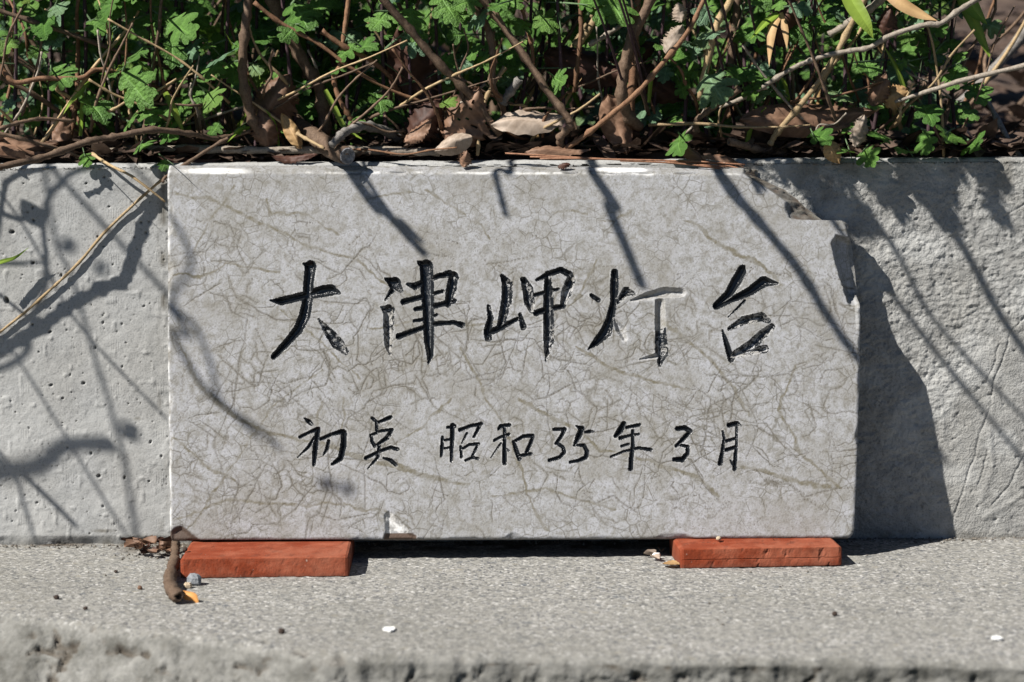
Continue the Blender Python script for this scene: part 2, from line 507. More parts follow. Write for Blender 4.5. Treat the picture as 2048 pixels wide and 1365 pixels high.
def build_ledge():
    xs = np.concatenate([np.linspace(-2.4, -0.72, 60)[:-1], np.arange(-0.72, 0.72, 0.0023), np.linspace(0.72, 2.4, 60)])
    nt = 190
    tt = np.linspace(1, 0, nt) ** 1.15                        # back to front over the top
    ss = np.concatenate([np.arange(0.0022, 0.20, 0.0024), np.linspace(0.20, 0.42, 12)])   # down the broken face
    X1 = np.broadcast_to(xs, (nt, len(xs)))
    ye = np.interp(xs, _e[:, 0], _e[:, 1]) + 0.020 * fbm(xs * 7, xs * 0 + 2, 5, 3) + 0.012 * fbm(xs * 45, xs * 0 + 7, 6, 3)
    left = np.clip((0.02 - xs) / 0.42, 0, 1); left = left * left * (3 - 2 * left)
    al = np.radians(86 - 34 * left)
    Yt = ye[None, :] + tt[:, None] * (0.03 - ye)[None, :]
    Zt = 0.0026 * fbm(X1 * 7, Yt * 7, 41, 3) + 0.0016 * fbm(X1 * 170, Yt * 170, 51, 2)
    dedge = Yt - ye[None, :]
    Zt = Zt - 0.007 * np.clip(1 - dedge / 0.014, 0, 1) ** 2
    pit = np.clip(fbm(X1 * 60, Yt * 45, 61, 3) - 0.16, 0, 1) * np.clip(1 - dedge / 0.07, 0, 1) * (0.35 + left[None, :])
    Zt = Zt - 0.03 * pit
    X2 = np.broadcast_to(xs, (len(ss), len(xs))); S2 = np.broadcast_to(ss[:, None], X2.shape)
    A = np.broadcast_to(al, X2.shape)
    rnd = np.clip(S2 / 0.012, 0, 1)
    D = 0.014 * fbm(X2 * 16, S2 * 22, 21, 4) + 0.007 * fbm(X2 * 90, S2 * 90, 22, 4, 0.65) + 0.004 * fbm(X2 * 260, S2 * 260, 31, 2)
    hol = np.clip(fbm(X2 * 48, S2 * 70, 63, 4, 0.6) - 0.12, 0, 1) * 0.050
    smooth = np.clip((-0.50 - xs) / 0.1, 0, 1)[None, :]
    D = (D - hol) * (1 - 0.7 * smooth) * rnd
    Y2 = ye[None, :] - S2 * np.cos(A) - D * np.sin(A)
    Z2 = -0.007 - S2 * np.sin(A) + D * np.cos(A)
    Y = np.vstack([Yt, Y2]); Z = np.vstack([Zt, Z2]); X = np.vstack([X1, X2])
    sd = np.vstack([-dedge, S2])
    pale = 0.30 * np.clip((fbm(X * 24, (Y + Z) * 40, 71, 4) - 0.06) * 8, 0, 1) * np.clip(1 - np.abs(sd - 0.05) / 0.06, 0, 1) * left[None, :] * np.clip((X + 0.62) / 0.1, 0, 1) * np.clip((-0.15 - X) / 0.1, 0, 1)
    cement = np.clip((sd + 0.016) / 0.018, 0, 1) * (0.85 + 0.15 * np.clip((-0.46 - X) / 0.12, 0, 1))  # grey cement on the broken face, also darkening the sun-facing lip in colour
    dirt_shade = np.clip(1 - (-Y) / 0.016, 0, 1) * np.clip((vnoise(X * 30, Y * 30, 81) - 0.25) * 2, 0, 1)
    dirt_shade = np.maximum(dirt_shade, np.clip(1 - np.hypot((X + 0.455) / 0.035, (Y + 0.035) / 0.035), 0, 1) * 0.8)
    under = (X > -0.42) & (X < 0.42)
    dirt_shade = np.maximum(dirt_shade, np.where(under, np.clip(1 - (-Y - 0.045) / 0.022, 0, 1), 0) * np.clip((vnoise(X * 50, Y * 50, 91) - 0.1) * 2, 0, 0.9))  # patchy darker ground beneath and behind the plaque
    hd = np.zeros_like(X); hd[nt:] = np.clip(hol / 0.006, 0, 1) * 0.7
    hd[:nt] = np.clip(pit * 6, 0, 1) * 0.5
    dirt_shade = np.maximum(dirt_shade, hd)  # holes and edge pits coloured darker with their depth
    me = mesh_from('ledge', np.stack([X, Y, Z], -1).reshape(-1, 3), grid_faces(*X.shape)[:, ::-1], True, dict(pale=pale, cement=cement, dirt_shade=dirt_shade))
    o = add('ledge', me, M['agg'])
    tag(o, 'worn speckled concrete ledge with a crumbling front edge', kind='structure')
build_ledge()

# ---- kerbs (retaining wall of the bed) -------------------------------------
JX = atY(1468, 330)[0]

def kerb(name, x0, x1, fine0, fine1, step, disp, mat, seed):
    xs = np.concatenate([np.linspace(x0, fine0, 70)[:-1], np.arange(fine0, fine1, step), np.linspace(fine1, x1, 70)[0:]])
    zf = np.arange(-0.012, WALL_TOP - 0.004, step)
    # profile rows: front face, rounded arris, top, back
    rows = [(0.0, z) for z in zf]
    for a in np.linspace(0, math.pi / 2, 5):
        rows.append((0.007 * (1 - math.cos(a)), WALL_TOP - 0.007 + 0.007 * math.sin(a)))
    for y in (0.014, 0.022, 0.030, 0.038, 0.046, 0.054): rows.append((y, WALL_TOP))
    rows += [(0.058, WALL_TOP - 0.01), (0.058, 0.2), (0.058, -0.012)]
    rows = np.array(rows)
    X = np.broadcast_to(xs, (len(rows), len(xs))).copy()
    Y = np.broadcast_to(rows[:, :1], X.shape).copy()
    Z = np.broadcast_to(rows[:, 1:], X.shape).copy()
    nf = len(zf)
    dd, attrs = disp(X, Z)
    w = np.ones(len(rows)); w[nf:nf + 5] = np.linspace(1, 0.3, 5); w[nf + 5:] = 0
    Y += (-dd) * w[:, None]
    top = np.zeros(len(rows)); top[nf:nf + 11] = 1
    Z += top[:, None] * 0.004 * fbm(X * 40, Y * 40 + 3, seed, 4)
    at = {}
    for k in ('dirt_shade', 'pale'):
        a = attrs.get(k, np.zeros_like(X)).copy(); a[nf + 5:] = 0.0
        at[k] = a
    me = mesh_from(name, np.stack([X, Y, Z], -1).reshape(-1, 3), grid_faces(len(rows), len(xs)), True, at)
    return add(name, me, mat)

def w2px(X, Z):
    """approximate photo pixel of a kerb-face point"""
    vx, vy, vz = X - CAM[0], 0 - CAM[1], Z - CAM[2]
    zc = vx * _f[0] + vy * _f[1] + vz * _f[2]
    xc = vx * _r[0] + vy * _r[1] + vz * _r[2]
    yc = vx * _u[0] + vy * _u[1] + vz * _u[2]
    return 1024 + FPX * xc / zc, 682.5 - FPX * yc / zc

def disp_smooth(X, Z):
    px, py = w2px(X, Z)
    D = 0.0030 * fbm(X * 8, Z * 8, 3, 3) + 0.0014 * fbm(X * 40, Z * 40, 4, 3) + 0.0007 * fbm(X * 160, Z * 160, 9, 2)
    pit_shade = np.zeros_like(D)
    rg = np.random.default_rng(5)
    xs, zs = X[0], Z[:, 0]
    for k in range(330):
        cx = rg.uniform(-0.68, -0.40)
        cz = 0.492 * (1 - rg.random() ** 1.5)
        r = rg.choice([0.0008, 0.0011, 0.0015, 0.0022, 0.0030], p=[0.62, 0.25, 0.10, 0.025, 0.005])
        j0, j1 = np.searchsorted(xs, [cx - 3 * r, cx + 3 * r]); i0, i1 = np.searchsorted(zs[:480], [cz - 3 * r, cz + 3 * r])
        if i1 <= i0 or j1 <= j0: continue
        q = np.hypot(X[i0:i1, j0:j1] - cx, (Z[i0:i1, j0:j1] - cz) * rg.uniform(0.6, 1.6) + 0.5 * (X[i0:i1, j0:j1] - cx) * rg.uniform(-1, 1)) / r
        D[i0:i1, j0:j1] -= np.clip(1.25 - q, 0, 0.8) * r * 2.6
        pit_shade[i0:i1, j0:j1] = np.maximum(pit_shade[i0:i1, j0:j1], np.clip(1.35 - q, 0, 1) * rg.uniform(0.4, 1.0))
    # faint ribbed discs left by the form panel
    for ix in range(0, 5):
        for iy in range(0, 9):
            cx, cy = -40 + ix * 90, 428 + iy * 88
            q = np.hypot(px - cx, py - cy)
            D += np.where(q < 13, 0.00035 * np.sin((px - cx) * 1.35) * np.clip((13 - q) / 4, 0, 1), 0) * (0.5 + vnoise(np.array(ix * 3.3), np.array(iy * 2.7), 8))
    # small trowel flecks
    D += 0.0010 * np.clip(vnoise(X * 130, Z * 110, 12) - 0.74, 0, 1) * 4 * (py > 500)
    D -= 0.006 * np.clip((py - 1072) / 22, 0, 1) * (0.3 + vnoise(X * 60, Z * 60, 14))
    dirt_shade = np.clip((py - 1066) / 28, 0, 1) * np.clip(vnoise(X * 70, Z * 90, 15) * 1.3, 0, 1)
    dirt_shade = np.maximum(dirt_shade, np.clip(1 - np.abs(px - 326 - 5 * fbm(Z * 40, Z * 0, 3, 2)) / 14, 0, 1) * np.clip((vnoise(X * 90, Z * 40, 16) - 0.55) * 3, 0, 0.75))
    for cx, cy, rx, ry in ((275, 838, 10, 5), (205, 1062, 28, 5), (55, 425, 4, 4)):
        dirt_shade = np.maximum(dirt_shade, np.clip(1.1 - np.hypot((px - cx) / rx, (py - cy) / ry), 0, 1) * 0.8)
    dirt_shade = np.maximum(dirt_shade, pit_shade)  # pinholes: their shade painted dark, along with the dirt they collect
    pale = np.clip((vnoise(X * 22, Z * 22, 17) - 0.55) * 2, 0, 0.35) * np.clip((py - 600) / 250, 0, 1)
    return D, dict(dirt_shade=dirt_shade, pale=pale)

def disp_rough(X, Z):
    px, py = w2px(X, Z)
    lo = np.clip((py - 430) / 120, 0, 1)
    D = 0.006 * fbm(X * 9, Z * 9, 103, 3) + 0.0030 * fbm(X * 50, Z * 70, 104, 3) + 0.0040 * fbm(X * 150, Z * 190, 109, 4, 0.7)
    D += lo * 0.0022 * (fbm(X * 75, Z * 120, 112, 3))
    sm = np.clip((px - 1930 + (py - 700) * 0.30) / 40, 0, 1) * np.clip((py - 640) / 60, 0, 1)
    D = D * (1 - 0.55 * sm)
    wob = 14 * fbm(X * 30, Z * 30, 120, 3)
    def line(pts, depth, wd):
        F = np.full(X.shape, -99.0)
        for (x0, y0), (x1, y1) in zip(pts[:-1], pts[1:]):
            dx, dy = x1 - x0, y1 - y0
            t = np.clip(((px - x0) * dx + (py - y0) * dy) / (dx * dx + dy * dy), 0, 1)
            d = np.hypot(px + wob - x0 - t * dx, py + wob * 0.6 - y0 - t * dy)
            F = np.maximum(F, wd - d)
        return depth * np.clip(F / wd, 0, 1)
    for pts in ([(2060, 620), (2025, 660), (1990, 760), (1968, 850), (1930, 960), (1905, 1050)],
                [(2060, 400), (2010, 435), (1985, 430)], [(2060, 900), (2020, 960), (1985, 1010)],
                [(1860, 650), (1925, 640), (1970, 615)], [(2000, 690), (1975, 770)], [(1975, 900), (1955, 970)]):
        D += -line(pts, 0.0017, 2.4)
    for pts in ([(1955, 340), (1950, 395), (1925, 440), (1905, 470)], [(2005, 340), (2000, 430), (1960, 435)],
                [(1940, 610), (1975, 590), (2048, 640)], [(1980, 860), (1985, 930), (1960, 1000)], [(2048, 985), (2010, 1015), (1970, 1035)]):
        D += line(pts, 0.0011, 9)
    D -= 0.004 * np.clip(fbm(X * 130, Z * 130, 130, 2) - 0.26, 0, 1) * 3
    dirt_shade = np.clip((py - 1056) / 26, 0, 1) * np.clip(vnoise(X * 70, Z * 90, 115), 0, 1) * 0.8
    dirt_shade = np.maximum(dirt_shade, np.clip((430 - py) / 130, 0, 1) * np.clip((vnoise(X * 55, Z * 55, 118) - 0.45) * 2.4, 0, 0.6))  # mottled darkening that grows towards the top of the face
    pale = np.clip((vnoise(X * 25, Z * 25, 117) - 0.55) * 2, 0, 0.35)
    return D, dict(dirt_shade=dirt_shade, pale=pale)

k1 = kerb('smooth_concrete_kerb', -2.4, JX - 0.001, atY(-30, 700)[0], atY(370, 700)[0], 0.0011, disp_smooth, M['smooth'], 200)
tag(k1, 'smooth pale concrete kerb with pinholes and branch shadows, beside the plaque', 'kerb')
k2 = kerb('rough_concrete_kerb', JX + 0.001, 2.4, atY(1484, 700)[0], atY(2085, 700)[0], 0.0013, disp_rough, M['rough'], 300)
tag(k2, 'rough plastered concrete kerb with cracks, holding the plaque\'s dark shadow', 'kerb')

# ---- soil of the bed -------------------------------------------------------
def build_soil():
    xs = np.concatenate([np.linspace(-40, -1.3, 25)[:-1], np.linspace(-1.3, 1.3, 130), np.linspace(1.3, 40, 25)[1:]])
    ys = np.concatenate([np.linspace(0.040, 1.2, 70), np.linspace(1.2, 5, 40)[1:], np.linspace(5, 50, 20)[1:]])
    X, Y = np.meshgrid(xs, ys)
    Z = WALL_TOP + 0.010 + 0.045 * (fbm(X * 7, Y * 7, 401, 5)) * np.clip((Y - 0.04) * 12, 0.3, 1) - 0.05 * np.clip(1 - (Y - 0.04) / 0.016, 0, 1) + 0.20 * np.clip(Y - 0.45, 0, 12)
    o = add('soil', mesh_from('soil', np.stack([X, Y, Z], -1).reshape(-1, 3), grid_faces(len(ys), len(xs))), M['litter_soil'])
    tag(o, 'brown soil and leaf litter of the raised bed', kind='structure')
build_soil()

# ================================================================== PLAQUE
PTH = 0.027

def onslab(px, py):
    return onplane(px, py, PB, PN)

# strokes of the carved text, traced from four enlargements (x, y, half width)
def Z5(pts): return [(520 + x / 3.938, 500 + y / 3.938, r / 3.938) for x, y, r in pts]
def Z6(pts): return [(1040 + x / 3.793, 500 + y / 3.793, r / 3.793) for x, y, r in pts]
def Z7(pts): return [(580 + x / 4.267, 800 + y / 4.267, r / 4.267) for x, y, r in pts]
def Z8(pts): return [(1060 + x / 4.267, 800 + y / 4.267, r / 4.267) for x, y, r in pts]
# each character: list of (points, paint amount)
GLYPHS = [
    [(Z5([(90, 400, 8), (170, 405, 34), (345, 362, 32), (500, 325, 46), (560, 318, 44), (630, 342, 8)]), .64),
     (Z5([(345, 108, 8), (398, 130, 46), (392, 180, 42), (382, 260, 40), (378, 380, 40), (352, 520, 44), (300, 630, 38), (200, 745, 30), (108, 840, 24)]), .70),
     (Z5([(460, 545, 6), (535, 640, 34), (610, 735, 48), (675, 805, 22)]), .54)],
    [(Z5([(985, 225, 8), (1060, 265, 50), (1112, 325, 14)]), .62), (Z5([(1040, 320, 22), (985, 398, 5)]), .56),
     (Z5([(955, 452, 10), (1015, 478, 46), (1012, 600, 40), (1010, 740, 32), (1025, 828, 8)]), .50),
     (Z5([(1250, 100, 14), (1310, 130, 52), (1318, 300, 52), (1326, 500, 44), (1330, 700, 40), (1340, 830, 26), (1325, 900, 5)]), .66),
     (Z5([(1160, 270, 10), (1220, 288, 28), (1300, 250, 22), (1400, 208, 20), (1490, 188, 28), (1550, 222, 18)]), .60),
     (Z5([(1525, 205, 34), (1505, 320, 42), (1480, 430, 25)]), .58),
     (Z5([(1130, 410, 24), (1270, 372, 20), (1440, 325, 14)]), .62),
     (Z5([(1225, 467, 16), (1380, 442, 22), (1530, 402, 20)]), .64),
     (Z5([(1215, 560, 12), (1300, 547, 15), (1392, 512, 12)]), .66),
     (Z5([(1092, 682, 24), (1200, 642, 20), (1380, 582, 20), (1530, 572, 16), (1590, 592, 24)]), .62)],
    [(Z5([(1800, 448, 16), (1816, 540, 24), (1790, 640, 30), (1800, 695, 28)]), .58),
     (Z5([(1905, 205, 15), (1948, 270, 42), (1942, 400, 42), (1905, 560, 32), (1880, 610, 20)]), .56),
     (Z5([(1795, 655, 26), (1900, 612, 24), (2030, 542, 15)]), .60),
     (Z6([(0, 490, 12), (25, 585, 24)]), .60),
     (Z6([(25, 225, 22), (58, 300, 40), (72, 400, 40), (88, 460, 18)]), .56),
     (Z6([(130, 228, 12), (220, 182, 22), (310, 152, 22), (375, 185, 24), (402, 245, 16)]), .66),
     (Z6([(385, 230, 34), (350, 330, 40), (320, 435, 14)]), .50),
     (Z6([(105, 345, 14), (200, 318, 13), (290, 298, 11)]), .66),
     (Z6([(122, 480, 24), (200, 450, 22), (332, 428, 18)]), .60),
     (Z6([(208, 178, 18), (215, 300, 36), (216, 500, 40), (220, 680, 42), (206, 780, 20), (195, 845, 5)]), .57)],
    [(Z6([(540, 345, 14), (595, 382, 16)]), .66), (Z6([(875, 335, 10), (805, 315, 34), (738, 402, 12)]), .54),
     (Z6([(718, 170, 26), (715, 280, 32), (710, 400, 26), (682, 530, 32), (652, 625, 44), (580, 700, 30), (515, 758, 5)]), .60),
     (Z6([(712, 520, 12), (762, 600, 38), (795, 672, 22)]), .34),
     (Z6([(845, 385, 10), (960, 352, 30), (1100, 322, 42), (1225, 325, 34)]), .0),
     (Z6([(1062, 400, 40), (1062, 600, 40)]), .05), (Z6([(1064, 600, 40), (1075, 780, 50), (1060, 880, 10)]), .55),
     (Z6([(1040, 805, 26), (910, 832, 5)]), .05)],
    [(Z6([(1690, 150, 36), (1640, 240, 40), (1580, 340, 32), (1490, 425, 28)]), .66),
     (Z6([(1490, 425, 28), (1600, 382, 22), (1750, 312, 34), (1850, 242, 42), (1955, 255, 8)]), .66),
     (Z6([(1705, 388, 10), (1580, 512, 4)]), .62),
     (Z6([(1535, 608, 6), (1562, 700, 18), (1602, 830, 24)]), .66),
     (Z6([(1585, 600, 14), (1700, 535, 32), (1830, 508, 34), (1885, 540, 18)]), .52),
     (Z6([(1915, 580, 22), (1850, 635, 36), (1760, 720, 40), (1620, 800, 26)]), .52),
     (Z6([(1605, 805, 22), (1720, 772, 30), (1860, 752, 30)]), .50)],
    [(Z7([(125, 158, 6), (160, 185, 20), (188, 212, 12)]), .66), (Z7([(85, 318, 14), (160, 280, 13), (235, 250, 20)]), .66),
     (Z7([(240, 250, 20), (222, 350, 22), (212, 450, 22), (204, 555, 14)]), .66), (Z7([(210, 320, 12), (160, 400, 14), (65, 494, 4)]), .62),
     (Z7([(265, 335, 16), (360, 292, 15), (450, 270, 22)]), .66), (Z7([(460, 278, 24), (455, 400, 26), (432, 500, 24), (360, 550, 12)]), .66),
     (Z7([(330, 350, 14), (312, 430, 16), (285, 472, 6)]), .62)],
    [(Z7([(700, 155, 12), (735, 182, 12), (742, 285, 12)]), .66), (Z7([(755, 192, 12), (855, 150, 18)]), .66),
     (Z7([(690, 300, 12), (700, 360, 14), (725, 395, 16)]), .66), (Z7([(690, 302, 12), (780, 265, 12), (868, 255, 15)]), .64),
     (Z7([(868, 258, 16), (830, 322, 20), (745, 385, 12)]), .60), (Z7([(648, 497, 16), (760, 442, 14), (860, 405, 15), (918, 422, 15)]), .66),
     (Z7([(760, 400, 14), (750, 490, 14), (665, 588, 6)]), .66), (Z7([(798, 495, 8), (860, 517, 16), (902, 555, 15)]), .66)],
    [(Z7([(1300, 318, 11), (1296, 400, 16), (1290, 478, 13)]), .66), (Z7([(1345, 236, 12), (1405, 225, 16)]), .66),
     (Z7([(1386, 218, 20), (1382, 350, 18), (1374, 522, 12)]), .66), (Z7([(1320, 345, 10), (1370, 335, 10)]), .66),
     (Z7([(1320, 415, 10), (1370, 405, 10)]), .66), (Z7([(1450, 257, 16), (1540, 222, 14), (1630, 206, 17)]), .66),
     (Z7([(1625, 212, 17), (1570, 315, 12)]), .64), (Z7([(1510, 285, 10), (1468, 368, 6)]), .64),
     (Z7([(1455, 400, 10), (1462, 488, 13)]), .66), (Z7([(1475, 418, 10), (1530, 382, 12), (1608, 375, 14)]), .66),
     (Z7([(1603, 385, 13), (1558, 475, 11)]), .60), (Z7([(1500, 517, 11), (1560, 490, 12), (1605, 502, 11)]), .66)],
    [(Z7([(1872, 214, 15), (1800, 225, 18), (1780, 250, 12)]), .66), (Z7([(1742, 347, 12), (1800, 316, 12), (1868, 295, 13)]), .66),
     (Z7([(1830, 222, 12), (1830, 350, 14), (1830, 480, 20), (1832, 542, 18)]), .66), (Z7([(1800, 370, 9), (1718, 492, 5)]), .64),
     (Z7([(1850, 420, 9), (1867, 437, 7)]), .66), (Z7([(1908, 358, 14), (1930, 430, 18), (1958, 505, 18)]), .66),
     (Z7([(1925, 350, 14), (1990, 312, 16), (2070, 305, 16)]), .66), (Z8([(25, 318, 14), (-25, 440, 18)]), .66),
     (Z7([(1950, 480, 15), (2040, 462, 14), (2056, 462, 14)]), .66)],
    [(Z8([(203, 252, 13), (290, 250, 16)]), .66), (Z8([(297, 253, 17), (262, 320, 16), (222, 372, 13)]), .66),
     (Z8([(228, 366, 13), (280, 405, 14), (292, 450, 16), (250, 492, 16), (166, 515, 15)]), .66)],
    [(Z8([(395, 222, 6), (442, 247, 24), (415, 310, 26), (380, 388, 12)]), .66), (Z8([(468, 276, 10), (510, 270, 16), (550, 272, 4)]), .66),
     (Z8([(400, 386, 9), (460, 390, 16), (487, 440, 16), (476, 490, 19), (420, 517, 15), (342, 532, 12)]), .66)],
    [(Z8([(800, 202, 20), (770, 260, 28), (732, 308, 18)]), .64), (Z8([(828, 236, 15), (932, 214, 15)]), .66),
     (Z8([(770, 327, 17), (850, 305, 12), (928, 292, 10)]), .66), (Z8([(783, 395, 12), (842, 377, 10)]), .66),
     (Z8([(690, 486, 9), (800, 440, 10), (930, 410, 12), (1032, 427, 15)]), .66),
     (Z8([(876, 262, 12), (876, 400, 16), (863, 500, 20), (858, 588, 21)]), .66)],
    [(Z8([(1258, 245, 20), (1320, 240, 22), (1368, 266, 18)]), .66), (Z8([(1366, 272, 18), (1310, 332, 20), (1248, 394, 14)]), .66),
     (Z8([(1288, 385, 11), (1345, 400, 15), (1342, 460, 18), (1300, 510, 24), (1232, 508, 18)]), .64)],
    [(Z8([(1644, 268, 8), (1656, 330, 12), (1640, 450, 16), (1622, 542, 21)]), .66), (Z8([(1698, 216, 20), (1765, 200, 20), (1798, 218, 6)]), .66),
     (Z8([(1762, 235, 10), (1760, 400, 12), (1750, 500, 17), (1745, 592, 17)]), .66), (Z8([(1675, 352, 14), (1748, 330, 13)]), .66),
     (Z8([(1675, 427, 16), (1748, 405, 16)]), .66), (Z8([(1710, 515, 6), (1730, 552, 9)]), .62)],
]
VEINS = [
    [(345, 385, 2), (420, 400, 5), (500, 440, 5), (590, 480, 4), (700, 520, 4), (830, 600, 3)],
    [(345, 545, 3), (400, 555, 5), (450, 530, 3), (560, 540, 3)],
    [(345, 655, 2), (380, 730, 5), (420, 800, 7), (480, 835, 7), (540, 870, 6), (610, 880, 4), (700, 910, 8), (790, 935, 9), (870, 960, 8), (940, 970, 4)],
    [(535, 400, 3), (545, 430, 4), (620, 430, 3), (680, 470, 3)], [(390, 500, 2), (430, 430, 3), (470, 375, 3)],
    [(690, 800, 3), (680, 870, 3)], [(640, 800, 2), (635, 850, 3)], [(900, 800, 3), (850, 850, 3), (800, 880, 2)],
    [(920, 700, 4), (960, 760, 5), (970, 800, 3), (1010, 860, 4), (1040, 930, 6), (1060, 1000, 4), (1090, 1060, 3)],
    [(1040, 800, 6), (1085, 830, 6), (1140, 850, 4), (1200, 900, 4), (1300, 920, 5), (1400, 960, 5), (1440, 990, 6)],
    [(1150, 690, 4), (1220, 740, 6), (1300, 760, 4), (1380, 780, 3)], [(1190, 520, 3), (1160, 590, 4), (1130, 620, 3)],
    [(1330, 650, 4), (1400, 700, 6), (1460, 770, 5), (1500, 830, 4)], [(1380, 440, 5), (1440, 490, 6), (1500, 520, 5), (1570, 570, 4)],
    [(1590, 730, 3), (1560, 820, 4), (1600, 900, 4), (1680, 980, 6)], [(1480, 930, 5), (1580, 960, 7), (1660, 975, 5)],
    [(560, 620, 2), (640, 680, 3), (720, 760, 3)], [(350, 880, 3), (420, 930, 4), (470, 960, 3)],
    [(350, 1040, 2), (450, 1000, 4), (560, 1010, 5), (700, 1010, 4), (820, 1040, 3)], [(380, 1060, 3), (430, 980, 3), (560, 800, 2), (640, 740, 3)],
    [(980, 990, 3), (1100, 980, 4), (1230, 1020, 4)], [(730, 400, 3), (850, 380, 3), (960, 450, 4), (980, 480, 3)],
    [(1100, 420, 2), (1230, 440, 3), (1330, 390, 3)], [(740, 660, 2), (850, 640, 3), (930, 650, 4), (1000, 640, 3)],
]

def build_plaque():
    ry = np.concatenate([np.arange(332.3, 346.5, 2.1), np.arange(347, 515, 2.1), np.arange(515, 746, 1.25), np.arange(746, 826, 2.1), np.arange(826, 952, 1.15), np.arange(952, 1078.6, 2.1), [1079.0]])
    ry = ry[(ry < 436.4) | (ry > 442.6)]
    ry = np.sort(np.concatenate([ry, [437.2, 439.4, 441.6]]))
    cx = np.concatenate([np.arange(0, 205, 2.2), np.arange(205, 1232, 1.25), np.arange(1232, 1380, 2.2), [1380.0]]) / 1380.0
    # right edge as a function of the row (the upper corner is broken off)
    R = np.array([(347, 1490), (356, 1506), (372, 1530), (392, 1560), (404, 1578), (437, 1581), (439.4, 1590), (441.6, 1684), (446, 1690), (470, 1697),
                  (500, 1702), (540, 1708), (575, 1716), (605, 1721), (640, 1722), (720, 1720), (900, 1715), (1060, 1709), (1070, 1707), (1079, 1700)], float)
    RB = np.array([(347, 1520), (356, 1540), (372, 1575), (392, 1600), (404, 1612), (437, 1655), (439.4, 1668), (441.6, 1692), (446, 1700), (470, 1706),
                   (500, 1712), (540, 1716), (575, 1720), (605, 1721), (640, 1722), (720, 1720), (900, 1715), (1060, 1709), (1070, 1707), (1079, 1700)], float)
    Lx = np.interp(ry, [347, 356, 700, 1070, 1079], [336, 335, 335.5, 340, 343]) + 1.2 * fbm(ry / 24, ry * 0 + 1, 3, 3)
    jit = 3.5 * fbm(ry / 14, ry * 0 + 5, 7, 3)
    Rx = np.interp(ry, R[:, 0], R[:, 1]) + jit * np.where(ry < 640, 1, 0.35)
    RBx = np.interp(ry, RB[:, 0], RB[:, 1]) + jit * 0.6
    X = Lx[:, None] + cx[None, :] * (Rx - Lx)[:, None]
    Y = np.broadcast_to(ry[:, None], X.shape).copy()
    # the top and bottom edges are not quite parallel to the photo rows
    t01 = np.clip((Y - 347) / (1079 - 347), 0, 1)
    Yp = Y + (1 - t01) * ((X - 335) / 1160.0 * 5 - 5) * (Y < 437) * np.clip((437 - Y) / 90, 0, 1) + t01 * (1.5 - (X - 340) / 1370.0 * 5) * np.clip((Y - 1000) / 79, 0, 1)
    nr, nc = X.shape
    # engraving
    rag = 1.5 * fbm(X / 5.0, Y / 5.0, 31, 3)
    F = np.full(X.shape, -50.0); who = np.full(X.shape, -1, int); paint = np.zeros(X.shape)
    for gi, gl in enumerate(GLYPHS):
        for pts, pa in gl:
            T = seg_field(X, Y, pts, np.full(X.shape, -50.0))
            T = np.where(T > -20, T + rag * (1.0 if gi < 5 else 0.55), T)
            better = T > F
            paint = np.where(better & (T > -2), pa, paint)
            who = np.where(better & (T > 0), gi, who)
            F = np.maximum(F, T)
    dep = np.where(F > 0, np.minimum(F * 1.6, 9.5 + 0.12 * F), 0.0)
    dep += np.where(F > 0, 0.8 * fbm(X / 3.0, Y / 3.0, 33, 2), 0)
    # arrises: uneven chamfer and chips
    dl = X - Lx[:, None]; dr = Rx[:, None] - X; dt = np.abs(Y - 347) + 30 * (Y < 346); db = 1079 - Y
    de = np.minimum(np.minimum(dl, dr), np.minimum(dt, db))
    wob = 3.0 + 5.0 * np.clip(fbm(X / 30, Y / 30, 41, 3) + 0.1, 0, 1)
    dep += np.clip(wob - de, 0, None) * 0.75
    dep += np.clip(347 - Y + 1.5 * fbm(X / 25, Y / 25, 45, 3), 0, None) * 1.35
    chipn = np.clip(vnoise(X / 38, Y / 38, 43) - 0.55, 0, 1) * 30
    dep += np.clip(chipn - de, 0, 8) * 0.7 * (de < 14)
    # broken upper right corner: rough bevel
    bro = np.clip(26 - np.hypot(np.clip(X - 1500, -40, 200) * 0.25, 0) * 0 - dr, 0, 26) * ((Y < 437)) * np.clip((X - 1440) / 60, 0, 1)
    dep += np.clip(bro - 20, 0, 6) * 0.5 * (0.4 + vnoise(X / 9, Y / 9, 47))
    # scooped chip on the right edge
    def poly_in(pts):
        P = np.array(pts, float); inside = np.zeros(X.shape, bool); dmin = np.full(X.shape, 1e9)
        for (x0, y0), (x1, y1) in zip(P, np.roll(P, -1, 0)):
            c = ((y0 > Y) != (y1 > Y)) & (X < (x1 - x0) * (Y - y0) / (y1 - y0 + 1e-12) + x0)
            inside ^= c
            dx, dy = x1 - x0, y1 - y0
            t = np.clip(((X - x0) * dx + (Y - y0) * dy) / (dx * dx + dy * dy), 0, 1)
            dmin = np.minimum(dmin, np.hypot(X - x0 - t * dx, Y - y0 - t * dy))
        return np.where(inside, dmin, -dmin)
    sc = poly_in([(1662, 486), (1672, 470), (1692, 474), (1740, 480), (1745, 620), (1700, 618), (1690, 590), (1678, 550), (1668, 520)]) + 3 * fbm(X / 6, Y / 6, 49, 2)
    dep += (np.clip(sc * 2.6, 0, 8) + np.where(sc > 0, np.clip((X - 1664) / 44, 0, 1) * 32 * np.clip(sc / 6, 0, 1), 0)) * np.clip((616 - Y) / 36, 0, 1)
    c2 = poly_in([(762, 1090), (770, 1060), (768, 1030), (778, 1020), (800, 1042), (820, 1062), (835, 1072), (830, 1090)]) + 3 * fbm(X / 7, Y / 7, 51, 2)
    dep += np.clip(c2, 0, 9) * 0.9
    c3 = poly_in([(335, 1095), (338, 1062), (350, 1052), (366, 1050), (385, 1066), (402, 1078), (402, 1095)]) + 2 * fbm(X / 6, Y / 6, 53, 2)
    dep += np.clip(c3, 0, 9) * 0.9
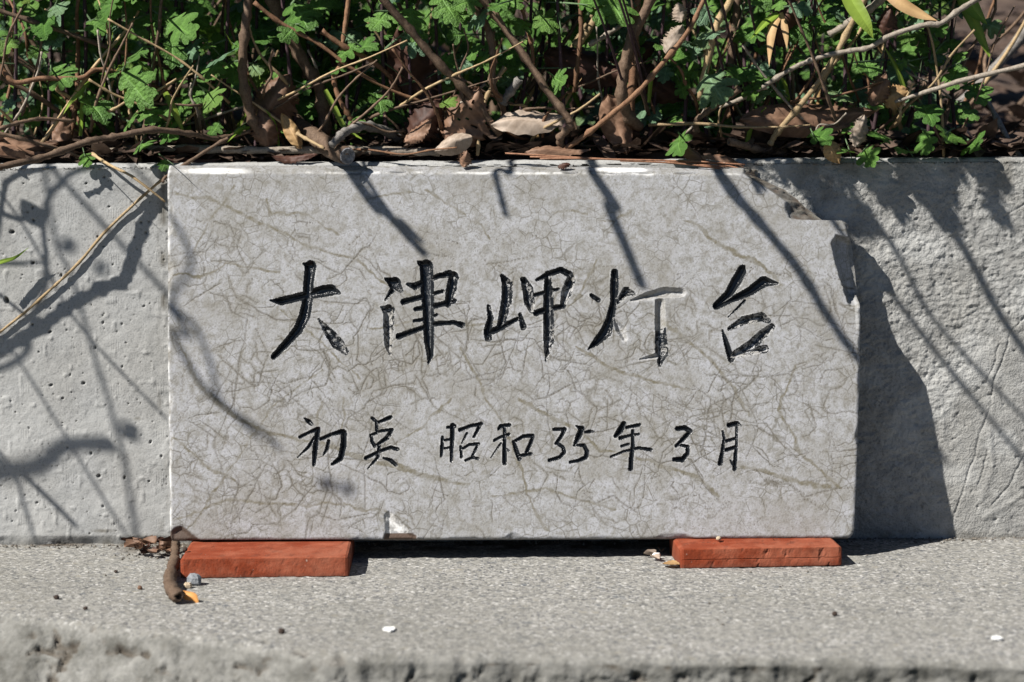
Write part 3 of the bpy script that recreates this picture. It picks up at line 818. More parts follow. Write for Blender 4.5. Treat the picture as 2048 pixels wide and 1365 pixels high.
    # gentle honed unevenness
    dep += 0.35 * fbm(X / 60, Y / 60, 55, 3) + 0.18 * fbm(X / 7, Y / 7, 57, 2)
    # coloured attributes
    VF = np.full(X.shape, -50.0)
    wx = X + 22 * fbm(X / 38, Y / 38, 61, 5, 0.6); wy = Y + 22 * fbm(X / 38, Y / 38, 67, 5, 0.6)
    vmod = 4.0 * fbm(X / 11, Y / 11, 69, 4, 0.6)
    for v in VEINS:
        for (x0, y0, r0), (x1, y1, r1) in zip(v[:-1], v[1:]):
            m = 40
            i0, i1 = np.searchsorted(ry, [min(y0, y1) - m, max(y0, y1) + m]); j0, j1 = np.searchsorted(X[nr // 2], [min(x0, x1) - m, max(x0, x1) + m])
            gx, gy = wx[i0:i1, j0:j1], wy[i0:i1, j0:j1]
            dx, dy = x1 - x0, y1 - y0
            t = np.clip(((gx - x0) * dx + (gy - y0) * dy) / (dx * dx + dy * dy), 0, 1)
            d = np.hypot(gx - x0 - t * dx, gy - y0 - t * dy)
            VF[i0:i1, j0:j1] = np.maximum(VF[i0:i1, j0:j1], (r0 + (r1 - r0) * t) * 0.62 - d)
    vein = np.clip((VF + vmod) / 2.0 + 0.6, 0, 1) * np.clip(0.45 + 0.8 * vnoise(X / 9, Y / 9, 71), 0, 1)
    chip = np.clip((wob + 1.5 - np.minimum(dl, dt)) / 3.0, 0, 1) * np.clip(fbm(X / 22, Y / 14, 73, 4) * 3.2 + 0.20, 0, 0.6)
    chip = np.maximum(chip, np.clip(c2 / 4, 0, 0.8) * (Y < 1060 + 14 * vnoise(X / 9, Y / 9, 75)) * np.clip(0.75 + 1.6 * fbm(X / 8, Y / 8, 76, 3), 0.2, 1))
    topw = np.clip(1 - np.abs(X - 430) / 75, 0, 1) * np.clip(1 - np.abs(Y - 346) / 8, 0, 1)
    chip = np.maximum(chip, np.clip(topw * 3, 0, 1))
    chip = np.maximum(chip, np.clip((dr < 10) * (Y > 590) * (Y < 660) * 0.25, 0, 1))
    fk = np.clip((1.15 - np.hypot((X - 1240) / 55, (Y - 339) / 6.5) + 0.5 * fbm(X / 12, Y / 5, 78, 3)) * 4, 0, 1)
    chip = np.maximum(chip, fk * (Y < 347))
    halo = np.clip((F + 4) / 3, 0, 1) * (F <= 0) * np.clip(vnoise(X / 14, Y / 14, 77) * 2 - 0.8, 0, 1)
    chip = np.maximum(chip, halo * 0.4)
    dirt_shade = np.clip(c3 / 3, 0, 1) * 0.95
    dirt_shade = np.maximum(dirt_shade, np.clip(c2 / 3, 0, 1) * (Y >= 1066))  # lower end of the bottom chip coloured dark
    # thin cracks: branching random walks with a few preferred directions
    CF = np.full(X.shape, -9.0)
    rg = np.random.default_rng(77)
    mid = X[nr // 2]
    def walk(x, y, a, n, st, w, bend, lvl):
        pts = [(x, y, w * 0.5)]
        for k in range(n):
            a += rg.normal(0, bend)
            if rg.random() < 0.17: a += rg.choice([-1, 1]) * rg.uniform(0.4, 1.1)
            x += math.cos(a) * st + rg.normal(0, 0.9); y += math.sin(a) * st + rg.normal(0, 0.9)
            pts.append((x, y, w * (1 - 0.7 * abs(2 * k / n - 1)) * rg.uniform(0.6, 1.3)))
            if lvl and rg.random() < 0.11: walk(x, y, a + rg.choice([-1, 1]) * rg.uniform(0.5, 1.3), max(3, int(n * rg.uniform(0.2, 0.6))), st, w * 0.75, bend, lvl - 1)
            if x < 320 or x > 1740 or y < 330 or y > 1095: break
        seg_field(X, Y, pts, CF, 3)
    dirs = [0.55, 0.75, 0.4, -0.7, -1.0, 1.25, 0.1, 2.0]
    for k in range(95):
        walk(rg.uniform(335, 1715), rg.uniform(350, 1078), rg.choice(dirs) + rg.normal(0, 0.2), int(rg.integers(12, 42)), 8, 1.5, 0.05, 1)
    for k in range(420):
        walk(rg.uniform(335, 1715), rg.uniform(350, 1078), rg.uniform(0, 6.28), int(rg.integers(4, 15)), 5, 1.05, 0.08, 1)
    crack = np.clip((CF + 0.75) / 0.9, 0, 1) * (0.5 + 0.5 * np.clip(vnoise(X / 70, Y / 70, 79) * 1.6 - 0.2, 0, 1))
    fringe = np.clip((CF + 5.5) / 6.0, 0, 1) * np.clip(vnoise(X / 55, Y / 55, 83) * 2.6 - 1.1, 0, 1)
    vein = np.maximum(vein, 0.5 * fringe)
    dep += 0.35 * crack
    stain = np.clip((bro > 22) * 0.3, 0, 1)
    vein = np.maximum(vein, stain)

    P3 = onslab(X, Yp) - PN * (dep * PX)[..., None]
    root = empty('memorial_plaque', (0.0, PB[1] + 0.014, 0.0245))
    base = np.array(root.location)
    tag(root, 'grey veined stone plaque with carved black characters and a broken upper corner, propped on bricks', 'plaque')
    V = P3.reshape(-1, 3) - base
    faces = grid_faces(nr, nc)[:, ::-1]
    fw = who.reshape(-1)[faces].max(1)
    fl = {k: a.reshape(-1) for k, a in dict(vein=vein, crack=crack, chip=chip, dirt_shade=dirt_shade, paint=paint).items()}
    # slab: front skin + edge rings + back
    keep = faces[fw < 0]
    bl = np.concatenate([np.arange(nc), nc - 1 + nc * np.arange(1, nr), (nr - 1) * nc + np.arange(nc - 2, -1, -1), nc * np.arange(nr - 2, 0, -1)])
    bx = X.reshape(-1)[bl].copy(); by = Yp.reshape(-1)[bl].copy(); b3 = V[bl]
    isr = np.zeros(len(bl), bool); isr[nc:nc + nr - 1] = True
    rowi = np.concatenate([np.zeros(nc, int), np.arange(1, nr), np.full(nc - 1, nr - 1), np.arange(nr - 2, 0, -1)])
    bxb = np.where(isr, RBx[rowi], bx)
    topi = np.arange(nc); bxb[topi] = bx[topi] + (RBx[0] - Rx[0]) * cx
    back3 = onslab(bxb, by) - PN * PTH - base
    rings = []
    K = 7
    for k in range(1, K + 1):
        s = k / K
        p = b3 * (1 - s) + back3 * s
        amp = 0.0012 * math.sin(math.pi * s) + 0.004 * math.sin(math.pi * s) * 0
        nz = fbm(bxb / 9.0, by / 9.0 + 17.3 * s, 81, 3)
        nx2 = fbm(bxb / 9.0, by / 9.0 + 17.3 * s, 91, 3)
        big = np.where((by < 445) & (bx > 1470), 4.0, 1.0)
        p = p + np.stack([amp * nx2 * big, nz * 0, amp * nz * big], -1) * 2
        rings.append(p)
    allV = np.vstack([V] + rings)
    nb = len(bl); n0 = nr * nc
    idx = [bl] + [n0 + k * nb + np.arange(nb) for k in range(K)]
    q = []
    for a, b in zip(idx[:-1], idx[1:]):
        q.append(np.stack([a, b, np.roll(b, -1), np.roll(a, -1)], -1)[:, ::-1])
    # back: fan of quads is enough, it faces the kerb
    c = len(allV)
    allV = np.vstack([allV, back3.mean(0)[None]])
    b = idx[-1]
    fan = np.stack([np.full(nb // 2, c), b[0::2][:nb // 2], b[1::2][:nb // 2], np.roll(b, -2)[0::2][:nb // 2]], -1)
    allF = np.vstack([keep] + q + [fan[:, ::-1]])
    ex = len(allV) - n0
    side_chip = np.zeros(ex); side_v = np.zeros(ex); side_d = np.zeros(ex)
    for k in range(K):
        seg = slice(k * nb, (k + 1) * nb)
        fl_top = (by < 352) & (bx < 1500)
        wpatch = np.clip(1.2 - np.abs(bx - 1238) / 55, 0, 1) * fl_top * (k <= 4)
        wp2 = np.clip(1.2 - np.abs(bx - 420) / 60, 0, 1) * fl_top * (k <= 3)
        side_chip[seg] = np.clip(np.maximum(wpatch, wp2) * 3 - 0.4 * k / K, 0, 1)
        side_d[seg] = ((by < 440) & (bx > 1480)) * np.clip(0.15 + 1.1 * (vnoise(bxb / 8.0, by / 8.0 + 9.1 * k, 97) - 0.3), 0, 0.75)  # broken face darkened: shade painted in together with dark weathering spots
        side_v[seg] = 0.35 + 0.3 * ((by < 445) & (bx > 1490))
    at = dict(vein=np.concatenate([fl['vein'], side_v]), crack=np.concatenate([fl['crack'], np.zeros(ex)]), chip=np.concatenate([fl['chip'], side_chip]), dirt_shade=np.concatenate([fl['dirt_shade'], side_d]))
    used = np.unique(allF); remap = np.full(len(allV), -1); remap[used] = np.arange(len(used))
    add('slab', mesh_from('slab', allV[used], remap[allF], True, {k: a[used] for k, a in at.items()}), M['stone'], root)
    for gi in range(len(GLYPHS)):
        f = faces[fw == gi]
        used = np.unique(f); remap = np.full(n0, -1); remap[used] = np.arange(len(used))
        me = mesh_from('carved_character', V[used], remap[f], True, dict(vein=fl['vein'][used], crack=fl['crack'][used], paint=fl['paint'][used]))
        o = add('carved_character', me, M['letter'], root)
        if gi == 3: o['label'] = 'carved character with most of its black paint worn off'
build_plaque()

# ================================================================== BRICKS
def brick(fl, fr, z_top, depth, label, groove, seed):
    A = atZ(*fl, 0.0); B = atZ(*fr, 0.0)
    ex = B - A; L = np.linalg.norm(ex); ex /= L
    ey = np.array([-ex[1], ex[0], 0.0])
    # cross-section (depth, height), rounded, walked round
    h = z_top
    sec = []
    r = 0.0015
    def arc(cx, cz, a0, a1):
        for a in np.linspace(a0, a1, 4): sec.append((cx + r * math.cos(a), cz + r * math.sin(a)))
    arc(r, r, math.pi * 1.5, math.pi)
    for z in np.linspace(r, h - r, 6)[1:-1]:
        sec.append((0.0, z))
        if groove and abs(z - h * 0.46) < h * 0.12:
            sec += [(0.0008, z + 0.0005), (0.0009, z + 0.0010), (0.0, z + 0.0014)]
    arc(r, h - r, math.pi, math.pi / 2)
    for y in np.linspace(r, depth - r, 14)[1:-1]: sec.append((y, h))
    arc(depth - r, h - r, math.pi / 2, 0); arc(depth - r, r, 0, -math.pi / 2)
    sec = np.array(sec); ns = len(sec)
    us = np.concatenate([[0, 0.0015, 0.004], np.linspace(0.008, L - 0.008, 70), [L - 0.004, L - 0.0015, L]])
    V = []; dirt_shade = []
    c = sec.mean(0)
    for i, u in enumerate(us):
        e = min(u, L - u)
        k = 1 - 0.012 * max(0, 0.004 - e) / 0.004
        sh = 0.0028 * (max(0, 0.004 - e) / 0.004) ** 2
        s2 = sec.copy()
        s2[:, 0] = np.clip(s2[:, 0], sh, depth - sh); s2[:, 1] = np.clip(s2[:, 1], 0.0, h - sh)
        per = np.cumsum(np.r_[0, np.hypot(*np.diff(s2, axis=0).T)])
        nz = fbm(per * 170 + seed, per * 0 + u * 170, seed, 3) * 0.0010
        chip = np.clip(fbm(per * 110 + 9, per * 0 + u * 110, seed + 9, 3) - 0.22, 0, 1) * 0.010
        dirn = (s2 - c) / (np.linalg.norm(s2 - c, axis=1)[:, None] + 1e-9)
        s2 = s2 + dirn * (nz - chip)[:, None]
        s2[:, 1] = np.maximum(s2[:, 1], 0.0006)
        V.append(A + ex * u + ey * s2[:, :1] + np.array([0, 0, 1.0]) * s2[:, 1:])
        dirt_shade.append(np.clip(1 - s2[:, 1] / 0.006, 0, 1) * 0.6 + np.clip(chip / 0.0006, 0, 1) * 0.4)
    V = np.concatenate(V); dirt_shade = np.concatenate(dirt_shade)
    n = len(us)
    Fs = []
    for i in range(n - 1):
        for j in range(ns):
            k = (j + 1) % ns
            Fs.append([i * ns + j, (i + 1) * ns + j, (i + 1) * ns + k, i * ns + k])
    Fs.append(list(range(ns))); Fs.append([(n - 1) * ns + j for j in range(ns)][::-1])
    org = np.array([V[:, 0].mean(), V[:, 1].mean(), 0.0])
    o = add('brick', mesh_from('brick', V - org, Fs, False, dict(dirt_shade=dirt_shade)), M['brick'], None, org)
    return tag(o, label, 'brick', 'bricks propping the plaque')
brick((361, 1158), (698, 1154), 0.0235, 0.160, 'flat red brick under the plaque, beside the curved broken branch', False, 3)
brick((1361, 1138.5), (1684, 1132.5), 0.0235, 0.105, 'flat red brick with a scored line along its side, under the plaque', True, 8)

# ================================================================== DRY TWIGS
TW = 'dry stalks and twigs in the bed'
def twig(name, pts, r, mat, label, cat='twig', group=TW, hollow=False, nodes=0.34, rough=0.15, sides=8, extra=None, taper=1.0):
    """pts: (px, py, Y) traced on the photo with a depth, r: radius in px (number or (start, end))"""
    A = np.array(pts, float)
    A[:, 2] = np.where(A[:, 2] < 0, A[:, 2] * 1.55, A[:, 2])
    P = atY(A[:, 0], A[:, 1], A[:, 2])
    if extra is not None: P = np.vstack([np.asarray(extra), P])
    r0, r1 = r if isinstance(r, tuple) else (r, r * taper)
    rad = np.linspace(r0, r1, len(P)) * PX * 0.9
    V, Fs = tube(P, rad, sides, nodes, hollow, int(abs(A[0, 0]) * 7 + abs(A[-1, 1])), rough)
    org = P[-1].copy()
    o = add(name, mesh_from(name, V - org, Fs), M[mat], None, org)
    return tag(o, label, cat, group)

def up(p, dx, dy, dz, n=3):
    """carry a stalk on above the picture from its first traced point"""
    p0 = atY(*p[:2], p[2])
    return [p0 + np.array([dx, dy, dz]) * t for t in np.linspace(1, 1.0 / n, n)]

# --- the prominent, hand-traced ones
_k = 1 / 1.55
twig('dry_twig', [(-600, 520, -0.13 * _k), (-452, 469, -0.118 * _k), (-295, 425, -0.107 * _k), (-222, 393, -0.104 * _k), (-127, 365, -0.095 * _k), (-37, 343, -0.089 * _k), (5, 333, -0.088 * _k), (79, 317, -0.070 * _k),
                  (142, 295, -0.055 * _k), (185, 281, -0.048 * _k), (235, 273, -0.040 * _k), (305, 260, -0.018), (380, 268, 0.0), (440, 278, 0.03), (500, 262, 0.06)], (7.5, 6), 'bark',
     'long brown twig arching low over the smooth kerb edge')
twig('dry_twig', [(-40, 10, 0.02), (0, 22, 0.02), (130, 65, 0.03), (250, 107, 0.05), (320, 130, 0.08), (430, 165, 0.12)], (5, 4.5), 'bark', 'straight brown twig slanting down above the rosette of lobed leaves')
twig('dry_twig', [(-40, 110, 0.0), (0, 135, 0.0), (30, 165, 0.0), (85, 157, 0.005), (160, 157, 0.01), (190, 140, 0.02), (235, 145, 0.03), (300, 170, 0.06), (365, 195, 0.10)], (6, 4), 'bark_red', 'kinked reddish twig crossing behind the large lobed leaf')
twig('dry_twig', [(-40, 70, 0.06), (0, 95, 0.06), (60, 135, 0.07), (150, 205, 0.09), (195, 245, 0.11), (230, 290, 0.12)], (6, 6), 'bark', 'shaded brown twig running down to the soil behind the arching twig')
twig('dry_twig', [(-40, 140, 0.04), (0, 155, 0.04), (60, 185, 0.05), (110, 218, 0.07), (170, 270, 0.10)], (6, 5), 'bark', 'short brown twig below the kinked reddish twig')
twig('dry_twig', [(-40, 268, -0.02), (0, 258, -0.01), (40, 245, 0.0), (85, 238, 0.01), (150, 243, 0.03)], (5, 3.5), 'bark', 'small bowed twig poking out at the smooth kerb end')
twig('dry_twig', [(-30, 262, 0.01), (0, 268, 0.01), (60, 282, 0.02), (120, 300, 0.03), (180, 322, 0.04)], (5, 4), 'bark', 'thin twig sloping onto the smooth kerb top')
twig('pale_stick', [(190, 304, 0.05), (330, 297, 0.04), (430, 300, 0.03), (500, 301, 0.026), (640, 300, 0.022), (760, 302, 0.02), (880, 305, 0.02)], (8, 9.5), 'bark_pale', 'pale bleached stick lying along the kerb top behind the plaque', nodes=0.1)
_p = [(497, 0, 0.0), (490, 60, 0.0), (485, 130, 0.005), (490, 180, 0.01), (505, 240, 0.02), (535, 292, 0.035)]
twig('dry_stalk', _p, (8, 11), 'bark', 'thick upright brown stalk rising from the bleached stick', extra=up(_p[0], 0.0, 0.0, 0.16))
_p = [(545, 0, 0.05), (570, 60, 0.055), (610, 130, 0.06), (640, 180, 0.065), (648, 240, 0.07), (650, 285, 0.08)]
twig('dry_stalk', _p, (12, 14), 'bark', 'stout shaded brown stalk bending behind the cut branch stub', extra=up(_p[0], -0.05, 0.02, 0.2))
twig('dry_twig', [(508, 5, -0.005), (560, 45, 0.0), (640, 90, 0.005), (700, 135, 0.01), (770, 175, 0.02), (845, 205, 0.03)], (4.5, 3.5), 'bark_red', 'thin straight twig slanting across the stout shaded stalk')
twig('dry_twig', [(643, 62, 0.01), (690, 95, 0.015), (740, 120, 0.025), (775, 150, 0.04), (800, 185, 0.06)], (5.5, 4.5), 'bark_red', 'snapped twig with a pale cut end among the stalks')
_p = [(697, 0, 0.02), (692, 40, 0.02), (685, 90, 0.02), (680, 130, 0.02), (668, 160, 0.02), (680, 200, 0.02), (700, 235, 0.025), (712, 252, 0.03)]
twig('dry_twig', _p, (5, 5.5), 'bark_red', 'wavy reddish twig growing up behind the bleached stick', extra=up(_p[0], 0.01, 0.0, 0.12))
_p = [(768, 0, -0.03), (820, 60, -0.02), (880, 130, -0.01), (940, 190, 0.0), (1000, 270, 0.02)]
twig('dry_stalk', _p, (9, 8.5), 'bark', 'long straight stalk slanting down to the torn brown leaf', extra=up(_p[0], -0.13, -0.10, 0.19))
_p = [(945, 0, 0.01), (975, 55, 0.01), (985, 110, 0.012), (985, 170, 0.015), (1003, 205, 0.03), (1010, 240, 0.05)]
twig('dry_stalk', _p, (8.5, 7), 'bark', 'brown stalk with a bend standing by the straight slanting stalk',
     extra=up(_p[0], -0.03, 0.02, 0.2))
_p = [(968, 0, 0.0), (1000, 45, 0.0), (1060, 130, 0.0), (1100, 190, 0.0), (1135, 235, 0.0), (1140, 252, 0.002), (1120, 275, 0.012), (1122, 292, 0.02)]
twig('dry_stalk', _p, (9, 8), 'bark', 'slanting stalk with a hooked foot in front of the pale flat leaf', extra=up(_p[0], -0.12, -0.06, 0.17))
_p = [(1300, 0, 0.0), (1265, 70, 0.005), (1250, 130, 0.01), (1243, 190, 0.015), (1255, 230, 0.03), (1280, 255, 0.05)]
twig('dry_stalk', _p, (11, 12), 'bark', 'thick curved stalk standing behind the thin arching red twig',
     extra=up(_p[0], 0.03, 0.02, 0.2))
_p = [(1275, 0, 0.05), (1270, 60, 0.05), (1268, 130, 0.05), (1262, 200, 0.055), (1262, 260, 0.06)]
twig('dry_stalk', _p, (9, 9), 'bark_red', 'straight reddish stalk half hidden by the thick curved stalk', extra=up(_p[0], 0.0, 0.02, 0.2))
_p = [(1408, 0, -0.02), (1375, 65, -0.02), (1310, 145, -0.015), (1270, 190, -0.01), (1210, 240, 0.0), (1165, 275, 0.01), (1130, 298, 0.018)]
twig('dry_twig', _p, (5, 6), 'bark_red', 'thin reddish twig arching down to the plaque top', extra=up(_p[0], 0.10, -0.08, 0.20))
_p = [(1160, 0, 0.03), (1162, 60, 0.03), (1156, 120, 0.03), (1148, 185, 0.035)]
twig('dry_twig', _p, (4.5, 4.5), 'bark_red', 'slim upright twig in front of the dark red leaf', extra=up(_p[0], 0.0, 0.0, 0.1))
_p = [(1040, 0, 0.03), (1050, 40, 0.03), (1063, 90, 0.03), (1067, 130, 0.035)]
twig('dry_twig', _p, (4, 4), 'bark_red', 'slim upright twig beside the stalk with the hooked foot', extra=up(_p[0], -0.03, 0.0, 0.1))
_p = [(1462, 0, 0.02), (1440, 35, 0.02), (1428, 70, 0.025), (1415, 120, 0.03), (1400, 200, 0.05)]
twig('dry_stalk', _p, (9, 8), 'straw', 'straw-coloured stalk behind the large five-lobed leaf', extra=up(_p[0], 0.05, -0.02, 0.15))
_p = [(1475, 0, 0.06), (1468, 60, 0.06), (1462, 120, 0.065), (1455, 200, 0.07)]
twig('dry_stalk', _p, (8, 8), 'bark', 'upright brown stalk beside the straw-coloured stalk', extra=up(_p[0], 0.0, 0.0, 0.15))
twig('pale_twig', [(1985, -20, -0.03), (1920, 20, -0.03), (1880, 48, -0.03), (1850, 50, -0.03), (1780, 72, -0.025), (1740, 95, -0.02), (1700, 102, -0.015), (1640, 115, -0.01),
                   (1580, 140, 0.0), (1500, 190, 0.02), (1440, 215, 0.04)], (6, 4.5), 'bark_pale', 'pale crooked twig reaching out over the rough kerb, knobbly at its bends', nodes=0.3)
twig('pale_twig', [(2200, 95, -0.04), (2048, 132, -0.03), (1930, 160, -0.02), (1850, 185, -0.005), (1790, 204, 0.01)], (6, 4.5), 'bark_pale', 'pale straight twig pointing away over the bare brown ground', nodes=0.1)
_p = [(1705, 45, 0.0), (1660, 130, 0.0), (1610, 200, 0.005), (1555, 265, 0.015), (1540, 290, 0.02)]
twig('dry_stalk', _p, (7, 6), 'straw', 'tan stalk leaning across the long flat tan leaf', extra=up(_p[0], 0.06, -0.03, 0.12))
twig('pale_stick', [(1775, -12, 0.0), (1740, 18, 0.005), (1700, 45, 0.01), (1660, 70, 0.02)], (9, 8), 'bark_pale', 'short thick bleached stick under the yellowing blade')
twig('grey_twig', [(2090, 10, 0.30), (2030, 90, 0.30), (1960, 170, 0.30), (1880, 240, 0.30), (1840, 290, 0.3)], (13, 12), 'bark_grey', 'dark grey branch out of focus over the bare brown ground')
twig('grey_twig', [(1960, 172, 0.10), (2000, 250, 0.07), (2046, 322, 0.04)], (6, 6), 'bark_grey', 'straight grey twig dropping to the rough kerb top')
twig('grey_twig', [(2100, 150, 0.6), (1990, 260, 0.6), (1950, 310, 0.6)], (7, 7), 'bark', 'blurred brown twig on the bare brown ground')
twig('pale_twig', [(1262, 38, 0.06), (1220, 66, 0.05), (1178, 90, 0.04)], (5, 5), 'bark_pale', 'short bleached twig piece beside the thick curved stalk')
twig('pale_twig', [(1195, 32, 0.06), (1165, 78, 0.05), (1150, 90, 0.05)], (8, 8), 'straw', 'short straw-coloured twig piece beside the dark red leaf')
twig('twig_stub', [(1393, 262, 0.03), (1394, 240, 0.02), (1410, 228, 0.015), (1440, 205, 0.01), (1480, 178, 0.0)], (6, 7), 'bark', 'hollow broken twig stub beneath the large five-lobed leaf', hollow=True)
twig('twig_stub', [(1570, 305, 0.04), (1520, 300, 0.025), (1458, 283, 0.0)], (8, 8), 'bark', 'hollow twig stub lying by the long flat tan leaf', hollow=True)
twig('twig_stub', [(1005, 205, 0.03), (1020, 185, 0.025), (1040, 158, 0.02)], (10, 9), 'bark_grey', 'charred stub beside the stalk with the hooked foot', hollow=True)
twig('straw_stem', [(345, 343, -0.0035), (300, 380, -0.0026), (240, 435, -0.0026), (205, 470, -0.0026), (165, 518, -0.0026), (130, 553, -0.0026), (100, 580, -0.0026), (50, 625, -0.0026), (-20, 680, -0.003)], (3.2, 3.0), 'straw', 'dry straw stem lying diagonally against the smooth kerb', nodes=0.12)
twig('straw_stem', [(185, 308, 0.02), (205, 322, 0.0), (230, 336, -0.010), (262, 352, -0.013), (300, 380, -0.015), (330, 404, -0.016)], (4, 2.2), 'straw', 'short straw stem hanging over the smooth kerb edge beside the plaque', nodes=0.1)
twig('pale_twig', [(90, 312, -0.02), (120, 298, -0.02), (150, 290, -0.015)], (3, 2), 'straw', 'tiny straw stem leaning on the arching twig')
twig('pale_twig', [(500, 262, 0.02), (450, 280, 0.01), (400, 310, 0.0), (335, 352, -0.012), (325, 365, -0.016)], (4, 3), 'bark', 'thin brown twig dropping to the plaque corner')
# cut branch and the dark branch by the plaque top
def cut_branch():
    A = np.array([(575, 232, 0.09), (618, 268, 0.045), (650, 290, 0.01), (672, 304, -0.02), (694, 312, -0.045)], float)
    P = atY(A[:, 0], A[:, 1], A[:, 2])
    root = empty('cut_branch', P[0])
    tag(root, 'cut branch stub with a round sawn end jutting over the plaque', 'branch')
    V, Fs = tube(P, np.array([17, 18, 18, 17.5, 17]) * PX, 14, 0.05, False, 5, 0.07)
    wd = add('wood', mesh_from('wood', V - P[0], Fs), M['bark'], root)
    t = P[-1] - P[-2]; t /= np.linalg.norm(t)
    e1 = np.cross(t, (0, 0, 1.0)); e1 /= np.linalg.norm(e1); e2 = np.cross(e1, t)
    W, Fc = [P[-1] + t * 0.0006 - P[0]], []
    for ring, (rr, dz) in enumerate(((0.25, -0.0008), (0.55, 0.0004), (0.86, 0.0012), (0.97, 0.0002))):
        for j in range(14):
            a_ = 2 * math.pi * j / 14
            W.append(P[-1] - P[0] + t * (0.0012 + dz) + (e1 * math.cos(a_) + e2 * math.sin(a_)) * rr * 17 * PX)
    for j in range(14):
        k = (j + 1) % 14
        Fc.append([0, 1 + j, 1 + k])
        for q in range(3): Fc.append([1 + q * 14 + j, 1 + (q + 1) * 14 + j, 1 + (q + 1) * 14 + k, 1 + q * 14 + k])
    add('cut_face', mesh_from('cut_face', W, Fc, False), M['sawn'], wd)
cut_branch()
twig('dark_branch', [(800, 280, 0.06), (770, 262, 0.04), (725, 252, 0.01), (690, 265, -0.012), (664, 290, -0.03)], (11, 9), 'bark_grey', 'dark grey cracked branch piece resting on the cut stub', 'branch', None, nodes=0.2, rough=0.2)
twig('pale_twig', [(595, 268, 0.01), (620, 282, -0.005), (648, 297, -0.02)], (4, 3), 'straw', 'pale splinter beside the cut branch stub')
twig('pale_twig', [(1010, 135, 0.02), (975, 190, 0.015), (960, 250, 0.012), (955, 312, 0.008)], (4.5, 3.5), 'straw', 'pale thin stem standing in front of the torn brown leaf')
twig('pale_twig', [(1085, 275, 0.02), (1090, 235, 0.015), (1130, 190, 0.02)], (3, 3), 'bark_red', 'small curled twig on the pale flat leaf')

# --- look-alike dry stalks further in
rg = random.Random(4)
for k in range(84):
    x = rg.uniform(-60, 1930); y0 = rg.uniform(0.04, 0.40)
    lean = rg.uniform(-1.5, 1.5)
    base = atY(x, 300, y0); base[2] = WALL_TOP + 0.0
    h = rg.uniform(0.16, 0.36)
    pts = []
    for t in np.linspace(1, 0, 6):
        pts.append(base + np.array([lean * h * 0.5 * t + 0.02 * rg.uniform(-1, 1) * t, -0.05 * t * rg.uniform(-0.5, 1), h * t]))
    V, Fs = tube(np.array(pts), np.linspace(0.0012, 0.0026, 6) * rg.uniform(0.6, 1.4), 6, 0.2, False, k, 0.1, 4)
    o = add('dry_stalk', mesh_from('dry_stalk', V - base, Fs), M[rg.choice(['bark', 'bark_red', 'bark', 'straw'])], None, base)
    tag(o, 'slender dry stalk standing in the shade deep among the green plants', 'twig', 'slender dry stalks deep in the bed')

rg = random.Random(31)
for k in range(74):
    x = rg.uniform(-40, 1960); y = rg.uniform(0.0, 0.09)
    yb = rg.uniform(200, 305); L = rg.uniform(90, 330); a = rg.gauss(0, 0.75)
    bend = rg.uniform(-45, 45)
    pts = [(x, yb, y + 0.03)]
    for t in (0.25, 0.5, 0.75, 1.0):
        pts.append((x + math.sin(a) * L * t + bend * t * (1 - t) * 2 + rg.uniform(-6, 6), yb - math.cos(a) * L * t * 0.9 + rg.uniform(-6, 6), y - 0.03 * t))
    twig('dry_twig', pts[::-1], (rg.uniform(1.4, 2.6), rg.uniform(2.2, 4.2)), rg.choice(['bark', 'bark_red', 'straw', 'bark_pale', 'bark']),
         'thin dry twig tangled among the sunlit leaves at the kerb', 'twig', 'thin dry twigs tangled in the front of the bed', sides=6)

